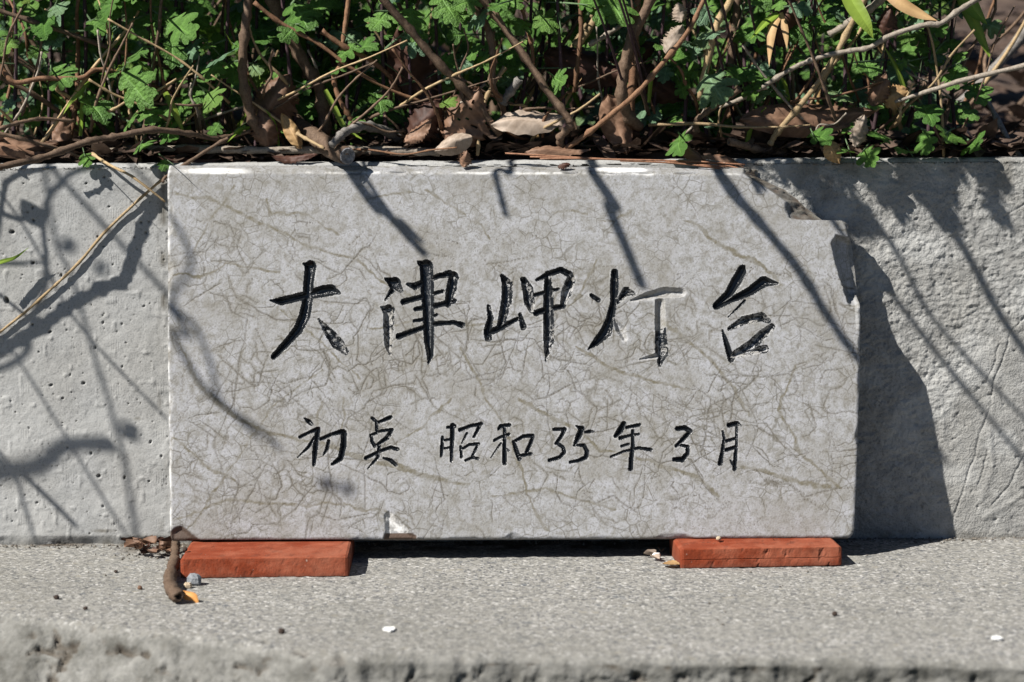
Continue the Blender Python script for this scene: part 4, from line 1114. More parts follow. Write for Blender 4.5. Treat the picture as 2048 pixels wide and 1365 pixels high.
# --- bare shrub beside the picture: its branches throw the shadows on the smooth kerb
def shrub():
    root = empty('bare_shrub', (-1.55, 0.25, WALL_TOP))
    tag(root, 'bare woody shrub growing past the smooth kerb end, throwing branch shadows', 'shrub')
    b0 = np.array(root.location)
    fork = np.array([-1.25, -0.12, 0.85])
    def br(name, pts, r0, r1, k):
        P = np.array(pts)
        V, Fs = tube(P, np.linspace(r0, r1, len(P)), 7, 0.12, False, k, 0.08)
        add(name, mesh_from(name, V - b0, Fs), M['bark'], root)
    br('trunk', [b0, b0 + np.array([0.08, -0.10, 0.15]), b0 + np.array([0.2, -0.28, 0.28]), fork], 0.022, 0.016, 1)
    C = caster
    W = [  # (shadow path on the kerb face, heights, width px start/end)
        ([(-260, 1010), (-100, 955), (0, 945), (80, 932), (130, 892), (218, 886)], (.62, .56), 17, 13),
        ([(-260, 800), (-60, 760), (45, 715), (66, 640), (88, 575), (92, 520), (86, 450), (100, 395), (150, 345), (215, 330)], (.36, .30), 6, 5),
        ([(-120, 560), (-60, 470), (-20, 425), (40, 436), (85, 420)], (.30, .24), 8, 5),
        ([(-60, 600), (-10, 480), (4, 390), (22, 355), (110, 334)], (.28, .10), 7, 4),
        ([(-100, 300), (10, 400), (80, 510), (130, 610), (200, 700), (330, 835)], (.40, .52), 4, 4),
        ([(-150, 420), (25, 700), (135, 880), (255, 1075)], (.5, .58), 4, 4),
        ([(-60, 180), (60, 220), (110, 480), (140, 545), (185, 700), (228, 845), (255, 960), (272, 1075)], (.60, .66), 5, 6),
        ([(-80, 820), (20, 930), (45, 1000), (72, 1095)], (.46, .50), 7, 4),
        ([(-20, 900), (40, 945), (100, 1000), (152, 1052)], (.50, .52), 10, 7),
        ([(-120, 520), (0, 527), (88, 524)], (.33, .30), 11, 3),
        ([(-60, 540), (0, 590), (62, 640)], (.36, .34), 5, 5),
    ]
    for k, (w, (h0, h1), r0, r1) in enumerate(W):
        hs = np.linspace(h0, h1, len(w))
        P = [(caster_s if min(q[0] for q in w) > 290 else C)(x, y, h) for (x, y), h in zip(w, hs)]
        a = P[0]
        br('branch', [fork * 0.85 + a * 0.15, fork * 0.45 + a * 0.55] + P, r0 * PX * 0.62, r1 * PX * 0.68, 10 + k)
    # buds whose blurred spots show on the kerb
    for k, (x, y, h, r) in enumerate([(125, 500, .6, 8), (190, 545, .6, 6), (247, 870, .63, 12), (50, 435, .26, 15), (640, 975, .95, 9), (680, 985, .95, 8)]):
        c = (caster_s if x > 340 else C)(x, y, h)
        P = np.array([c + LDIR * 0, c + np.array([0.002, -0.004, 0.012]), c + np.array([0.004, -0.008, 0.024])])
        V, Fs = tube(P, np.array([0.5, 1.0, 0.3]) * r * PX, 6, 0, False, k)
        add('bud', mesh_from('bud', V - b0, Fs), M['bark'], root)
shrub()

# --- tall stalks rooted further back that lean out over the kerb: their long shadows cross plaque and kerb
for k, (cf, w, hs, r, lab) in enumerate([
    (caster, [(1640, 400), (1700, 478), (1800, 610), (1900, 740), (2060, 935)], (.48, .72), 6.0, 'tall slim stalk from deep in the bed, arching out over the rough kerb'),
    (caster, [(1700, 380), (1790, 500), (1860, 630), (1990, 775), (2080, 870)], (.48, .70), 5.0, 'tall forked stalk from deep in the bed beside the slim arching one'),
    (caster, [(1810, 300), (1880, 420), (1940, 520), (2000, 630), (2090, 760)], (.45, .62), 9.0, 'stout tall stalk leaning out high over the rough kerb'),
    (caster_s, [(1430, 335), (1480, 400), (1590, 530), (1660, 640), (1722, 725)], (.42, .62), 10.0, 'tall stalk leaning out high over the broken plaque corner'),
    (caster_s, [(1178, 335), (1215, 410), (1250, 490), (1286, 575)], (.42, .54), 9.0, 'tall stalk leaning out high over the plaque between the carved characters'),
    (caster_s, [(970, 270), (984, 325), (998, 380), (1012, 432)], (.42, .44), 6.0, 'tall thin stalk ending high over the middle of the plaque'),
    (caster_s, [(700, 345), (745, 395), (790, 445), (852, 512)], (.42, .50), 9.0, 'tall stalk leaning out high over the first carved characters'),
    (caster_s, [(300, 380), (345, 600), (390, 650), (425, 740), (440, 800), (520, 880)], (.80, .86), 4.5, 'tall stalk leaning far out over the plaque corner beside the smooth kerb'),
    (caster_s, [(290, 560), (345, 670), (420, 790), (520, 860), (560, 900)], (.84, .90), 5.5, 'tall bent stalk leaning far out over the plaque beside the smooth kerb'),
    (caster_s, [(760, 400), (800, 440), (845, 485)], (.43, .46), 5.0, 'thin side stalk leaning out high over the plaque'),
]):
    P = [cf(x, y, h) for (x, y), h in zip(w, np.linspace(hs[0], hs[1], len(w)))]
    b = np.array([P[0][0] + 0.10, 0.42 + 0.03 * k, WALL_TOP])
    P = [b, b + np.array([0.0, -0.02, 0.20]), (b + np.array([0.0, -0.03, 0.42])) * 0.5 + np.array([P[0][0], P[0][1], max(P[0][2], 0.9) + 0.05]) * 0.5] + P
    V, Fs = tube(np.array(P), np.linspace(r * 1.1, r * 0.8, len(P)) * PX, 7, 0.2, False, k + 70, 0.1)
    o = add('dry_stalk', mesh_from('dry_stalk', V - b, Fs), M['bark'], None, b)
    tag(o, lab, 'twig', TW)

# ================================================================== GREEN PLANTS
def lobed_leaf(seed):
    """leaf blade, base at the origin, tip along +Y, about one unit long; five scalloped lobes"""
    rg = random.Random(seed)
    half = [(0.022, -0.02), (0.04, 0.10), (0.15, 0.085), (0.27, 0.10), (0.345, 0.16), (0.36, 0.235), (0.30, 0.285), (0.22, 0.31), (0.165, 0.345),
            (0.25, 0.39), (0.37, 0.43), (0.455, 0.505), (0.475, 0.60), (0.42, 0.665), (0.33, 0.675), (0.25, 0.645), (0.185, 0.625),
            (0.225, 0.71), (0.275, 0.79), (0.265, 0.87), (0.205, 0.915), (0.135, 0.905), (0.10, 0.955), (0.05, 0.995), (0.0, 1.01)]
    def side(sgn):
        w = rg.uniform(0.85, 1.12); sk = rg.uniform(-0.04, 0.04)
        out = []
        for i, (x, y) in enumerate(half):
            j = 0.012 if 2 < i < len(half) - 1 else 0.0
            out.append((sgn * (x * w + rg.uniform(-j, j)), y + sk * x * 2 + rg.uniform(-j, j)))
        res = []
        for (x0, y0), (x1, y1) in zip(out[:-1], out[1:]):
            res.append((x0, y0))
            mx, my = (x0 + x1) / 2, (y0 + y1) / 2
            nx, ny = (y1 - y0), -(x1 - x0)
            s = rg.uniform(0.08, 0.2) * sgn
            res.append((mx + nx * s, my + ny * s))
        res.append(out[-1])
        return res
    cup = rg.uniform(-0.25, 0.45); droop = rg.uniform(0.1, 0.75); twist = rg.uniform(-0.3, 0.3); ph = rg.uniform(0, 6)
    def z(x, y):
        return cup * abs(x) * 0.9 - droop * y * y * 0.45 + twist * x * y + 0.035 * math.sin(9 * x + ph) * math.sin(8 * y + ph) - 0.25 * x * x
    V = []; rib = []; Fs = []
    for sgn in (1, -1):
        o = side(sgn)
        n = len(o)
        st = len(V)
        for i, (x, y) in enumerate(o):
            my = 0.02 + 0.93 * (i / (n - 1)) ** 0.95
            for t, rb in ((0.0, 1.0), (0.12, 0.15), (0.5, 0.0), (1.0, 0.0)):
                px, py = x * t, my + (y - my) * t
                V.append((px, py, z(px, py))); 
                lobe = max(0.0, 1 - abs(i - 22) / 3.0) + max(0.0, 1 - abs(i - 9) / 3.0)
                rib.append(max(rb, 0.6 * lobe if 0.1 < t < 0.9 else 0))
        for i in range(n - 1):
            for j in range(3):
                a = st + i * 4 + j
                q = [a, a + 1, a + 5, a + 4]
                Fs.append(q if sgn > 0 else q[::-1])
    return mesh_from('leaf', V, Fs, True, dict(rib=rib))
LEAVES = [lobed_leaf(k) for k in range(9)]
for m in LEAVES: m.materials.append(M['leaf'])
LEAVES_G = [lobed_leaf(k + 40) for k in range(4)]
for m in LEAVES_G: m.materials.append(M['leaf_grey'])

_v, _fc = tube(np.array([(0, 0, 0.0), (0, 2.2, 0.5), (0, 0, 1.0)]), np.array([1.0, 0.85, 0.75]), 5, 0, False, 1, 0, 3)
PETIOLE = mesh_from('petiole', _v, _fc)
PETIOLE.materials.append(M['petiole'])

def frame(tip, nrm):
    t = Vector(tip).normalized(); n = Vector(nrm)
    n = (n - t * n.dot(t))
    if n.length < 1e-4: n = Vector((0, -1, 0.2))
    n.normalize(); x = t.cross(n)
    return Matrix((x, t, n)).transposed()

def leaf_obj(root, base, tip, nrm, size, rg, grey=0.15):
    m = rg.choice(LEAVES_G) if rg.random() < grey else rg.choice(LEAVES)
    R = frame(tip, nrm)
    mt = Matrix.Translation(Vector(base) - root.location) @ R.to_4x4() @ Matrix.Diagonal((size, size, size, 1))
    return add('leaf', m, None, root, mtx=mt)

GP = 'lobed-leaf chrysanthemum plants in the raised bed'
def plant(base, top, leaves, rg, r=0.0028, auto=8, leafsize=(0.022, 0.045), name='chrysanthemum_plant', label=None, zmin=0.02, shade_crown=0):
    """base/top world points; leaves: list of (pos of leaf centre, size m)"""
    base = np.array(base); top = np.array(top)
    root = empty(name, base)
    tag(root, label or 'leafy green chrysanthemum plant with lobed leaves on a dark stem', 'plant', GP)
    bow = np.array([rg.uniform(-0.02, 0.02), rg.uniform(-0.015, 0.015), 0])
    S_ = lambda t: base + (top - base) * t + bow * math.sin(math.pi * t)
    P = np.array([S_(t) for t in np.linspace(0, 1, 6)])
    V, Fs = tube(P, np.linspace(r, r * 0.55, 6), 6, 0.1, False, rg.randrange(999), 0.06, 4)
    add('stem', mesh_from('stem', V - base, Fs), M['stem'], root)
    todo = []
    for pos, size in leaves:
        pos = np.array(pos)
        t = min(0.97, max(0.05, (pos[2] - base[2] + rg.uniform(-0.01, 0.02)) / max(0.05, top[2] - base[2])))
        todo.append((S_(t), pos, size, False))
    for k in range(auto):
        t = rg.uniform(zmin, 1.0)
        a = rg.uniform(0, 6.283)
        if rg.random() < 0.6: a = rg.uniform(-2.9, -0.3)
        L = rg.uniform(0.02, 0.05)
        s = S_(t)
        pos = s + np.array([math.cos(a) * L, math.sin(a) * L, rg.uniform(-0.01, 0.02)])
        todo.append((s, pos, rg.uniform(*leafsize), True))
    for k in range(shade_crown):  # extra leaves added above the view to shade the plants behind
        s = S_(rg.uniform(0.70, 1.0)); a = rg.uniform(0, 6.283); L = rg.uniform(0.02, 0.06)
        todo.append((s, s + np.array([math.cos(a) * L, math.sin(a) * L, rg.uniform(-0.01, 0.03)]), rg.uniform(0.045, 0.07), True))
    for s, pos, size, rnd in todo:
        d = pos - s
        hor = np.array([d[0], d[1], 0.0]); hl = np.linalg.norm(hor) + 1e-6
        hor = hor / hl
        tip = np.array([hor[0] + rg.uniform(-.5, .5), hor[1] * 0.6 - 0.25, rg.uniform(-0.75, 0.25)])
        tip /= np.linalg.norm(tip)
        n = np.array([-0.25 + rg.uniform(-.6, .6), -0.75 + rg.uniform(-.5, .5), 0.75 + rg.uniform(-.5, .4)])
        lb = pos - tip * size * 0.5
        lf = leaf_obj(root, lb, tip, n, size, rg, 0.2)
        d = lb - s; dl = np.linalg.norm(d) + 1e-6
        wd = size * 0.026
        mt = Matrix.Translation(Vector(s - base)) @ Vector(d).to_track_quat('Z', 'Y').to_matrix().to_4x4() @ Matrix.Diagonal((wd, wd, dl, 1))
        add('petiole', PETIOLE, None, lf, mtx=lf.matrix_basis.inverted() @ mt)
    return root

# traced leaves near the kerb (px, py, size px, Y)
FRONT = [(85, 45, 62, .03), (118, 18, 50, .02), (355, 50, 80, .0), (345, 105, 58, .03), (115, 148, 66, .02), (265, 172, 88, -.01), (190, 212, 70, .02), (297, 222, 56, .02),
         (255, 238, 56, .03), (445, 107, 72, .0), (420, 195, 60, .0), (335, 262, 54, .02), (285, 288, 50, .0), (170, 318, 34, .0), (328, 328, 26, -.005), (15, 88, 46, .03), (110, 78, 54, .05),
         (220, 6, 54, .03), (200, 55, 40, .06), (290, 58, 38, .06), (480, 258, 28, .03), (20, 205, 46, .06), (60, 235, 40, .07), (240, 100, 44, .07), (390, 15, 40, .05),
         (600, 28, 74, .02), (725, 90, 58, .03), (607, 176, 32, .03), (710, 248, 36, .03), (690, 256, 30, .03), (758, 200, 56, .02), (820, 32, 66, .0), (895, 10, 72, -.01), (955, 30, 60, .01),
         (948, 100, 44, .03), (892, 122, 38, .03), (930, 135, 30, .03), (895, 205, 40, .0), (525, 110, 40, .06), (510, 135, 36, .06), (640, 12, 46, .06), (815, 150, 44, .08), (840, 245, 30, .05),
         (1000, 10, 52, .0), (1045, 50, 46, .02), (1090, 40, 54, .02), (1116, 160, 58, .01), (1232, 14, 84, .0), (1200, 25, 50, .02), (1425, 62, 56, .0), (1412, 28, 50, .0), (1425, 168, 84, -.01),
         (1500, 180, 46, .03), (1355, 285, 62, .0), (1425, 248, 32, .02), (1362, 178, 38, .06), (1020, 108, 44, .06), (1190, 165, 44, .08), (1300, 230, 40, .09), (1010, 165, 34, .06),
         (1735, 132, 54, .0), (1675, 80, 60, .03), (1830, 38, 56, .03), (1800, 18, 50, .03), (1905, 148, 58, .04), (1525, 150, 60, .04), (1678, 190, 56, .03), (1640, 272, 50, -.005), (1735, 312, 52, -.01),
         (1762, 272, 58, .0), (1855, 225, 56, .02), (1900, 268, 66, .01), (1945, 288, 62, .01), (1985, 50, 46, .06), (1752, 210, 44, .02), (1558, 8, 36, .0), (1548, 178, 46, .05), (1850, 285, 60, .0),
         (1530, 95, 50, .06), (1600, 60, 52, .06), (1590, 120, 44, .07), (1800, 140, 50, .06), (1870, 110, 52, .07), (1700, 250, 44, .04), (1810, 300, 46, .005), (1690, 300, 40, .0), (1940, 225, 46, .05), (1580, 230, 40, .07),
         (430, 255, 34, .05), (360, 210, 44, .06), (560, 250, 34, .08), (870, 65, 44, .06), (780, 70, 40, .08), (1320, 100, 44, .09), (1350, 40, 48, .08), (1120, 100, 40, .09), (1490, 60, 44, .06)]
PLANT_LABELS = [
    'lobed-leaf plant at the end of the bed over the arching twig', 'lobed-leaf plant under the straight slanting twig', 'lobed-leaf plant behind the kinked reddish twig',
    'lobed-leaf plant carrying the largest leaf beside the kinked reddish twig', 'leafy plant above the start of the bleached stick', 'tall purple-stemmed plant with silvery lobed leaves',
    'leafy plant between the purple-stemmed plant and the thick upright stalk', 'small-leaved plant just behind the thick upright stalk', 'leafy plant behind the stout shaded stalk',
    'leafy plant behind the wavy reddish twig', 'leafy plant above the dark grey branch piece', 'leafy plant beside the tall dark brown leaf', 'leafy plant rising behind the torn brown leaf',
    'leafy plant behind the brown stalk with a bend', 'leafy plant above the pale flat leaf', 'leafy plant beside the stalk with the hooked foot', 'leafy plant before the dark red leaf',
    'leafy plant between the slim upright twig and the thick curved stalk', 'leafy plant in shade behind the thick curved stalk', 'leafy plant above the rust-brown rolled leaf',
    'plant carrying the large five-lobed leaf by the straw-coloured stalk', 'leafy plant behind the hollow broken stub', 'leafy plant under the withered folded blade',
    'leafy plant behind the long flat tan leaf', 'leafy plant behind the leaning tan stalk', 'leafy plant hanging over the rough kerb by the ragged pale leaf',
    'leafy plant behind the shrivelled leaf cluster', 'leafy plant spreading over the rough kerb under the pale straight twig', 'last leafy plant of the bed before the bare brown ground']
rgp = random.Random(21)
stemx = [20, 100, 165, 235, 300, 362, 440, 515, 600, 705, 770, 825, 890, 950, 1030, 1085, 1130, 1215, 1300, 1365, 1415, 1500, 1545, 1610, 1680, 1740, 1800, 1855, 1910]
bins = {x: [] for x in stemx}
for px, py, s, y in FRONT:
    bx = min(stemx, key=lambda q: abs(q - px))
    bins[bx].append((atY(px, py, y - 0.012), s * PX * 1.08))
for sx, lv in bins.items():
    yb = rgp.uniform(0.05, 0.09)
    b = atY(sx + rgp.uniform(-8, 8), 300, yb); b[2] = WALL_TOP
    right = sx > 1480
    h = rgp.uniform(0.32, 0.42) * (0.72 if sx > 1780 else 1.0)
    t = b + np.array([rgp.uniform(-0.03, 0.03), rgp.uniform(-0.05, 0.0), h])
    plant(b, t, lv, rgp, 0.0028, 12, (0.018, 0.040), zmin=0.25, shade_crown=9 if sx < 1500 else 4, label=PLANT_LABELS[stemx.index(sx)])

# back rows: denser, taller, mostly in each other's shade
for k in range(92):
    px = rgp.uniform(-160, 1890); yb = 0.10 + 0.62 * rgp.random() ** 1.2
    if px > 1800 and yb > 0.2: px -= 250
    b = atY(px, 300, yb); b[2] = WALL_TOP + 0.005 + 0.20 * max(0, yb - 0.45)
    h = rgp.uniform(0.24, 0.42)
    t = b + np.array([rgp.uniform(-0.06, 0.06), rgp.uniform(-0.09, 0.02), h])
    plant(b, t, [], rgp, 0.0028, 15 if yb < 0.35 else 13, (0.024, 0.050))

for k in range(46):
    px = rgp.uniform(-200, 1800); yb = rgp.uniform(0.55, 1.25)
    b = atY(px, 250, yb); b[2] = WALL_TOP + 0.20 * (yb - 0.45)
    t = b + np.array([rgp.uniform(-0.06, 0.06), rgp.uniform(-0.09, 0.02), rgp.uniform(0.30, 0.46)])
    plant(b, t, [], rgp, 0.0028, 12, (0.045, 0.08), label='tall leafy chrysanthemum plant in the dense shade at the back of the bed')
# plants arching out over the rough kerb, shading its top
for k, (wx_, wy_, h_) in enumerate([(1575, 375, .33), (1620, 345, .34), (1690, 375, .36), (1790, 340, .33), (1870, 365, .36), (1960, 350, .36)]):
    t = caster(wx_, wy_, h_)
    b = np.array([t[0] + 0.12, 0.12 + 0.02 * k, WALL_TOP])
    t2 = t
    root = plant(b, t2, [], rgp, 0.0020, 7, (0.020, 0.036), zmin=0.86, label='tall chrysanthemum plant arching far out over the kerb, its leaves dappling it with shade')

# ---- grass blades ----------------------------------------------------------
def blade(pts, w, mat, label, cat='grass blade', group='grass blades', name='grass_blade', fold=0.25):
    A = np.array(pts, float)
    P = smooth_path(atY(A[:, 0], A[:, 1], A[:, 2]), 6)
    n = len(P); V = []
    T = np.gradient(P, axis=0); T /= np.linalg.norm(T, axis=1)[:, None]
    view = np.array([-0.3, -0.85, 0.45])
    rib = []
    for i in range(n):
        s = i / (n - 1)
        ww = w * PX * (0.35 + 0.65 * math.sin(math.pi * min(1, s * 0.75 + 0.22))) * (1 - s ** 5)
        sd = np.cross(T[i], view); sd /= np.linalg.norm(sd)
        nn = np.cross(sd, T[i])
        for k, f in ((-1, fold), (0, 0), (1, fold)):
            V.append(P[i] + sd * ww * k - nn * ww * f); rib.append(1.0 if k == 0 else 0.0)
    Fs = [[i * 3 + j, i * 3 + j + 1, i * 3 + j + 4, i * 3 + j + 3] for i in range(n - 1) for j in (0, 1)]
    org = P[0]
    o = add(name, mesh_from(name, np.array(V) - org, Fs, True, dict(rib=rib)), M[mat], None, org)
    return tag(o, label, cat, group)
blade([(1690, -30, -.03), (1705, 5, -.04), (1730, 45, -.05), (1747, 78, -.05)], 17, 'grass', 'broad bright green bamboo-grass blade pointing down over the bleached stick')
blade([(1770, -20, -.02), (1800, 5, -.03), (1840, 28, -.035), (1875, 42, -.04)], 13, 'dead_tan', 'broad yellowed bamboo-grass blade with brown spots beside the crooked twig')
blade([(1925, -30, .03), (1945, 15, .02), (1975, 50, .01)], 16, 'grass', 'bamboo-grass blade with a withered tip over the bare ground')
blade([(1920, -10, .05), (1950, 50, .04), (1985, 125, .03)], 12, 'grass', 'narrow dark bamboo-grass blade hanging beside the withered one')
blade([(1558, 28, 0), (1545, 55, -.01), (1540, 90, -.015), (1538, 135, -.02)], 9, 'dead_tan', 'withered folded blade hanging from a tan stalk')
blade([(1556, 26, 0), (1530, 45, -.01), (1500, 80, -.02)], 8, 'grass', 'short green blade splaying from the withered folded blade')
blade([(1560, 26, 0), (1570, 60, -.01), (1574, 100, -.015)], 7, 'dead_tan', 'narrow straw blade beside the withered folded blade')
blade([(-40, 540, -.03), (0, 524, -.025), (30, 515, -.02), (58, 495, -.02)], 5, 'grass', 'thin green grass blade poking out against the smooth kerb')
blade([(180, 160, .02), (160, 185, .01), (140, 205, .005), (126, 230, 0)], 6, 'grass', 'narrow green blade beneath the kinked reddish twig')
blade([(330, 185, .0), (345, 215, -.005), (358, 245, .0), (372, 275, .01)], 7, 'grass', 'pale green blade curving down beside the purple stem')
blade([(650, 180, .04), (668, 215, .03), (690, 255, .02), (735, 285, .01)], 6, 'grass', 'arching green blade behind the dark grey branch')
blade([(500, 255, .02), (478, 260, .01), (455, 285, .0)], 5, 'grass', 'tiny green blade by the bleached stick')
rgb = random.Random(9)
for k in range(40):
    px = rgb.uniform(0, 1900); y = rgb.uniform(0.03, 0.25); py = rgb.uniform(120, 300)
    dx = rgb.uniform(-70, 70)
    blade([(px, py + 40, y), (px + dx * 0.4, py - 20, y - .01), (px + dx, py - 60 + rgb.uniform(-20, 50), y - .02)], rgb.uniform(3, 6), rgb.choice(['grass', 'grass', 'dead_tan']),
          'thin arching grass blade among the lobed leaves', 'grass blade', 'thin grass blades among the plants')

# ================================================================== DEAD LEAVES
def dead_leaf(c, ang, L, W, mat, label, tilt=0.4, curl=0.6, roll=0.0, seed=0, teeth=0.0, holes=False, Yt=0.0, group='fallen dry leaves', point=1.0):
    """c=(px,py,Y); ang: direction of the tip in the picture plane (deg, 0 = right, 90 = up); L, W px"""
    rg = np.random.default_rng(seed)
    nu, nv = 34, 15
    u = np.linspace(0, 1, nu); v = np.linspace(-1, 1, nv)
    prof = np.sin(math.pi * np.clip(u, 0, 1) ** (0.85 * point)) ** 0.75
    prof[0] = 0.03; prof[-1] = 0.015
    V = []; rib = []
    L *= PX; W *= PX
    for i, uu in enumerate(u):
        for j, vv in enumerate(v):
            e = 1 + teeth * (0.5 - rg.random()) * abs(vv) ** 3
            x = (uu - 0.5) * L
            y = vv * W * 0.5 * prof[i] * e
            z = -curl * (vv * vv) * W * 0.5 * prof[i] + 0.10 * L * math.sin(uu * 5 + seed) * 0.6 + 0.04 * W * math.sin(7 * uu + 5 * vv + seed) - roll * L * (uu - 0.5) ** 2
            z += 0.016 * L * (rg.random() - 0.5) + 0.035 * W * abs(vv) * math.sin(uu * 34 - abs(vv) * 5)
            V.append((x, y, z)); rib.append(1.0 if j == nv // 2 else (0.5 if ((i + abs(j - nv // 2)) % 5 == 0) else 0.0))
    Fs = []
    for i in range(nu - 1):
        for j in range(nv - 1):
            if holes and rg.random() < 0.05 and 2 < i < nu - 3: continue
            if teeth and (j in (0, nv - 2)) and rg.random() < teeth * 0.6: continue
            a = i * nv + j
            Fs.append([a, a + nv, a + nv + 1, a + 1])
    a = math.radians(ang)
    tip = Vector((math.cos(a), Yt, math.sin(a)))
    R = frame(tip, (0.0, -1.0, tilt))
    # local x runs to the tip: reorder the frame columns
    X_, T_, N_ = R.col[0], R.col[1], R.col[2]
    RR = Matrix((T_, -X_, N_)).transposed()
    P = atY(*c)
    mt = Matrix.Translation(Vector(P)) @ RR.to_4x4()
    o = add('dead_leaf', mesh_from('dead_leaf', V, Fs, True, dict(rib=rib)), M[mat], None, mtx=mt)
    return tag(o, label, 'dead leaf', group)

dead_leaf((930, 236, .0), 65, 135, 100, 'dead', 'large torn brown leaf with a toothed edge and holes above the plaque', .35, .5, .2, 3, .5, True)
dead_leaf((848, 240, .012), 50, 110, 70, 'dead_dark', 'dark curled leaf beside the torn brown leaf', .2, .9, .3, 5, .4)
dead_leaf((835, 262, .0), 40, 70, 36, 'dead', 'small brown leaf fold catching the sun beside the torn brown leaf', .8, .4, .2, 15, .2)
dead_leaf((905, 285, -.012), 200, 80, 42, 'dead_pale', 'rolled pale leaf curling over the plaque top edge', .3, 1.3, .5, 6)
dead_leaf((1065, 238, .012), 10, 165, 62, 'dead_pale', 'smooth pale flat leaf lying behind the slanting stalk', .9, .35, .1, 7)
dead_leaf((1235, 250, .03), -72, 125, 64, 'dead', 'tan leaf standing on its tip behind the arching red twig', .15, .5, .2, 8)
dead_leaf((1180, 130, .055), -15, 190, 90, 'dead_dark', 'large dark red leaf in the shade behind the slim upright twig', .3, .7, .3, 9, .3)
dead_leaf((1310, 165, .07), -25, 150, 70, 'dead_dark', 'dark red leaf in the shade behind the thick curved stalk', .3, .6, .2, 19, .2)
dead_leaf((825, 135, .05), 100, 190, 105, 'dead_dark', 'tall dark brown leaf standing upright in the shade', .0, .3, .1, 10)
dead_leaf((545, 205, .03), 60, 130, 90, 'dead', 'crumpled brown leaf behind the thick upright stalk', .2, .8, .4, 11, .4)
dead_leaf((530, 255, .02), 100, 90, 60, 'dead', 'crumpled brown leaf at the foot of the thick upright stalk', .3, .7, .4, 12, .4)
dead_leaf((582, 262, .01), 118, 80, 30, 'dead_tan', 'narrow straw-yellow leaf leaning by the cut branch stub', .2, .6, .2, 13)
dead_leaf((1615, 232, .02), 4, 270, 72, 'dead', 'long flat tan leaf lying along the rough kerb top', .35, .45, .1, 14)
dead_leaf((1720, 262, -.01), 75, 66, 36, 'dead_pale', 'small ragged pale leaf dangling over the rough kerb', .2, .8, .4, 16, .6)
dead_leaf((1760, 180, .0), 70, 70, 44, 'dead', 'shrivelled brown leaf cluster under the crooked twig', .2, .9, .5, 17, .7)
dead_leaf((1790, 190, .01), 30, 60, 50, 'dead_tan', 'shrivelled tan leaf by the straight pale twig', .3, .8, .5, 18, .5)
dead_leaf((1348, 78, .0), 60, 66, 40, 'dead_pale', 'shrivelled pinkish leaf hanging on the thin arching twig', .2, .9, .5, 20, .7)
dead_leaf((1360, 25, .0), 100, 40, 32, 'dead_pale', 'crumpled seed-head of pale dry petals at the thin arching twig', .2, 1.0, .6, 21, .8)
dead_leaf((1775, 45, .0), 80, 60, 40, 'dead_dark', 'dark withered leaf knot at the bleached stick end', .2, .9, .6, 22, .7)
dead_leaf((1385, 305, -.005), -40, 90, 26, 'dead', 'rust-brown rolled leaf lying at the plaque top corner', .5, 1.2, .4, 23)
dead_leaf((1445, 318, -.01), -15, 90, 20, 'dead', 'flat rust-brown leaf scrap at the plaque top corner', 1.2, .5, .2, 24, .3)
dead_leaf((1668, 305, -.02), -60, 50, 36, 'dead_tan', 'yellow-brown spotted leaf hanging at the rough kerb edge', .3, .6, .3, 25)
dead_leaf((40, 290, .03), 5, 150, 50, 'dead', 'brown leaf lying in shade under the arching twig', .6, .4, .1, 26)
dead_leaf((120, 265, .06), 70, 80, 40, 'dead', 'reddish-brown leaf in shade behind the bowed twig', .2, .5, .2, 27)
dead_leaf((590, 312, .0), 0, 90, 22, 'dead_dark', 'dark leaf scrap tucked under the bleached stick', 1.0, .6, .1, 28, .2)
dead_leaf((1255, 110, .09), 20, 130, 60, 'dead_dark', 'dark leaf far back behind the straight reddish stalk', .3, .6, .2, 29, .2)
dead_leaf((1570, 40, .05), 80, 110, 70, 'dead_dark', 'dark brown leaf behind the withered folded blade', .2, .5, .2, 30, .2)
dead_leaf((690, 100, .12), 80, 120, 60, 'dead_dark', 'dark leaf standing behind the wavy reddish twig', .2, .5, .2, 31, .2)
dead_leaf((1115, 300, .01), 5, 130, 26, 'dead', 'brown leaf strip lying on the kerb top behind the needles', .9, .5, .1, 32, .3)
dead_leaf((380, 318, .02), 0, 120, 24, 'dead_dark', 'dark leaf strip on the kerb top below the bleached stick', .9, .5, .1, 33, .3)

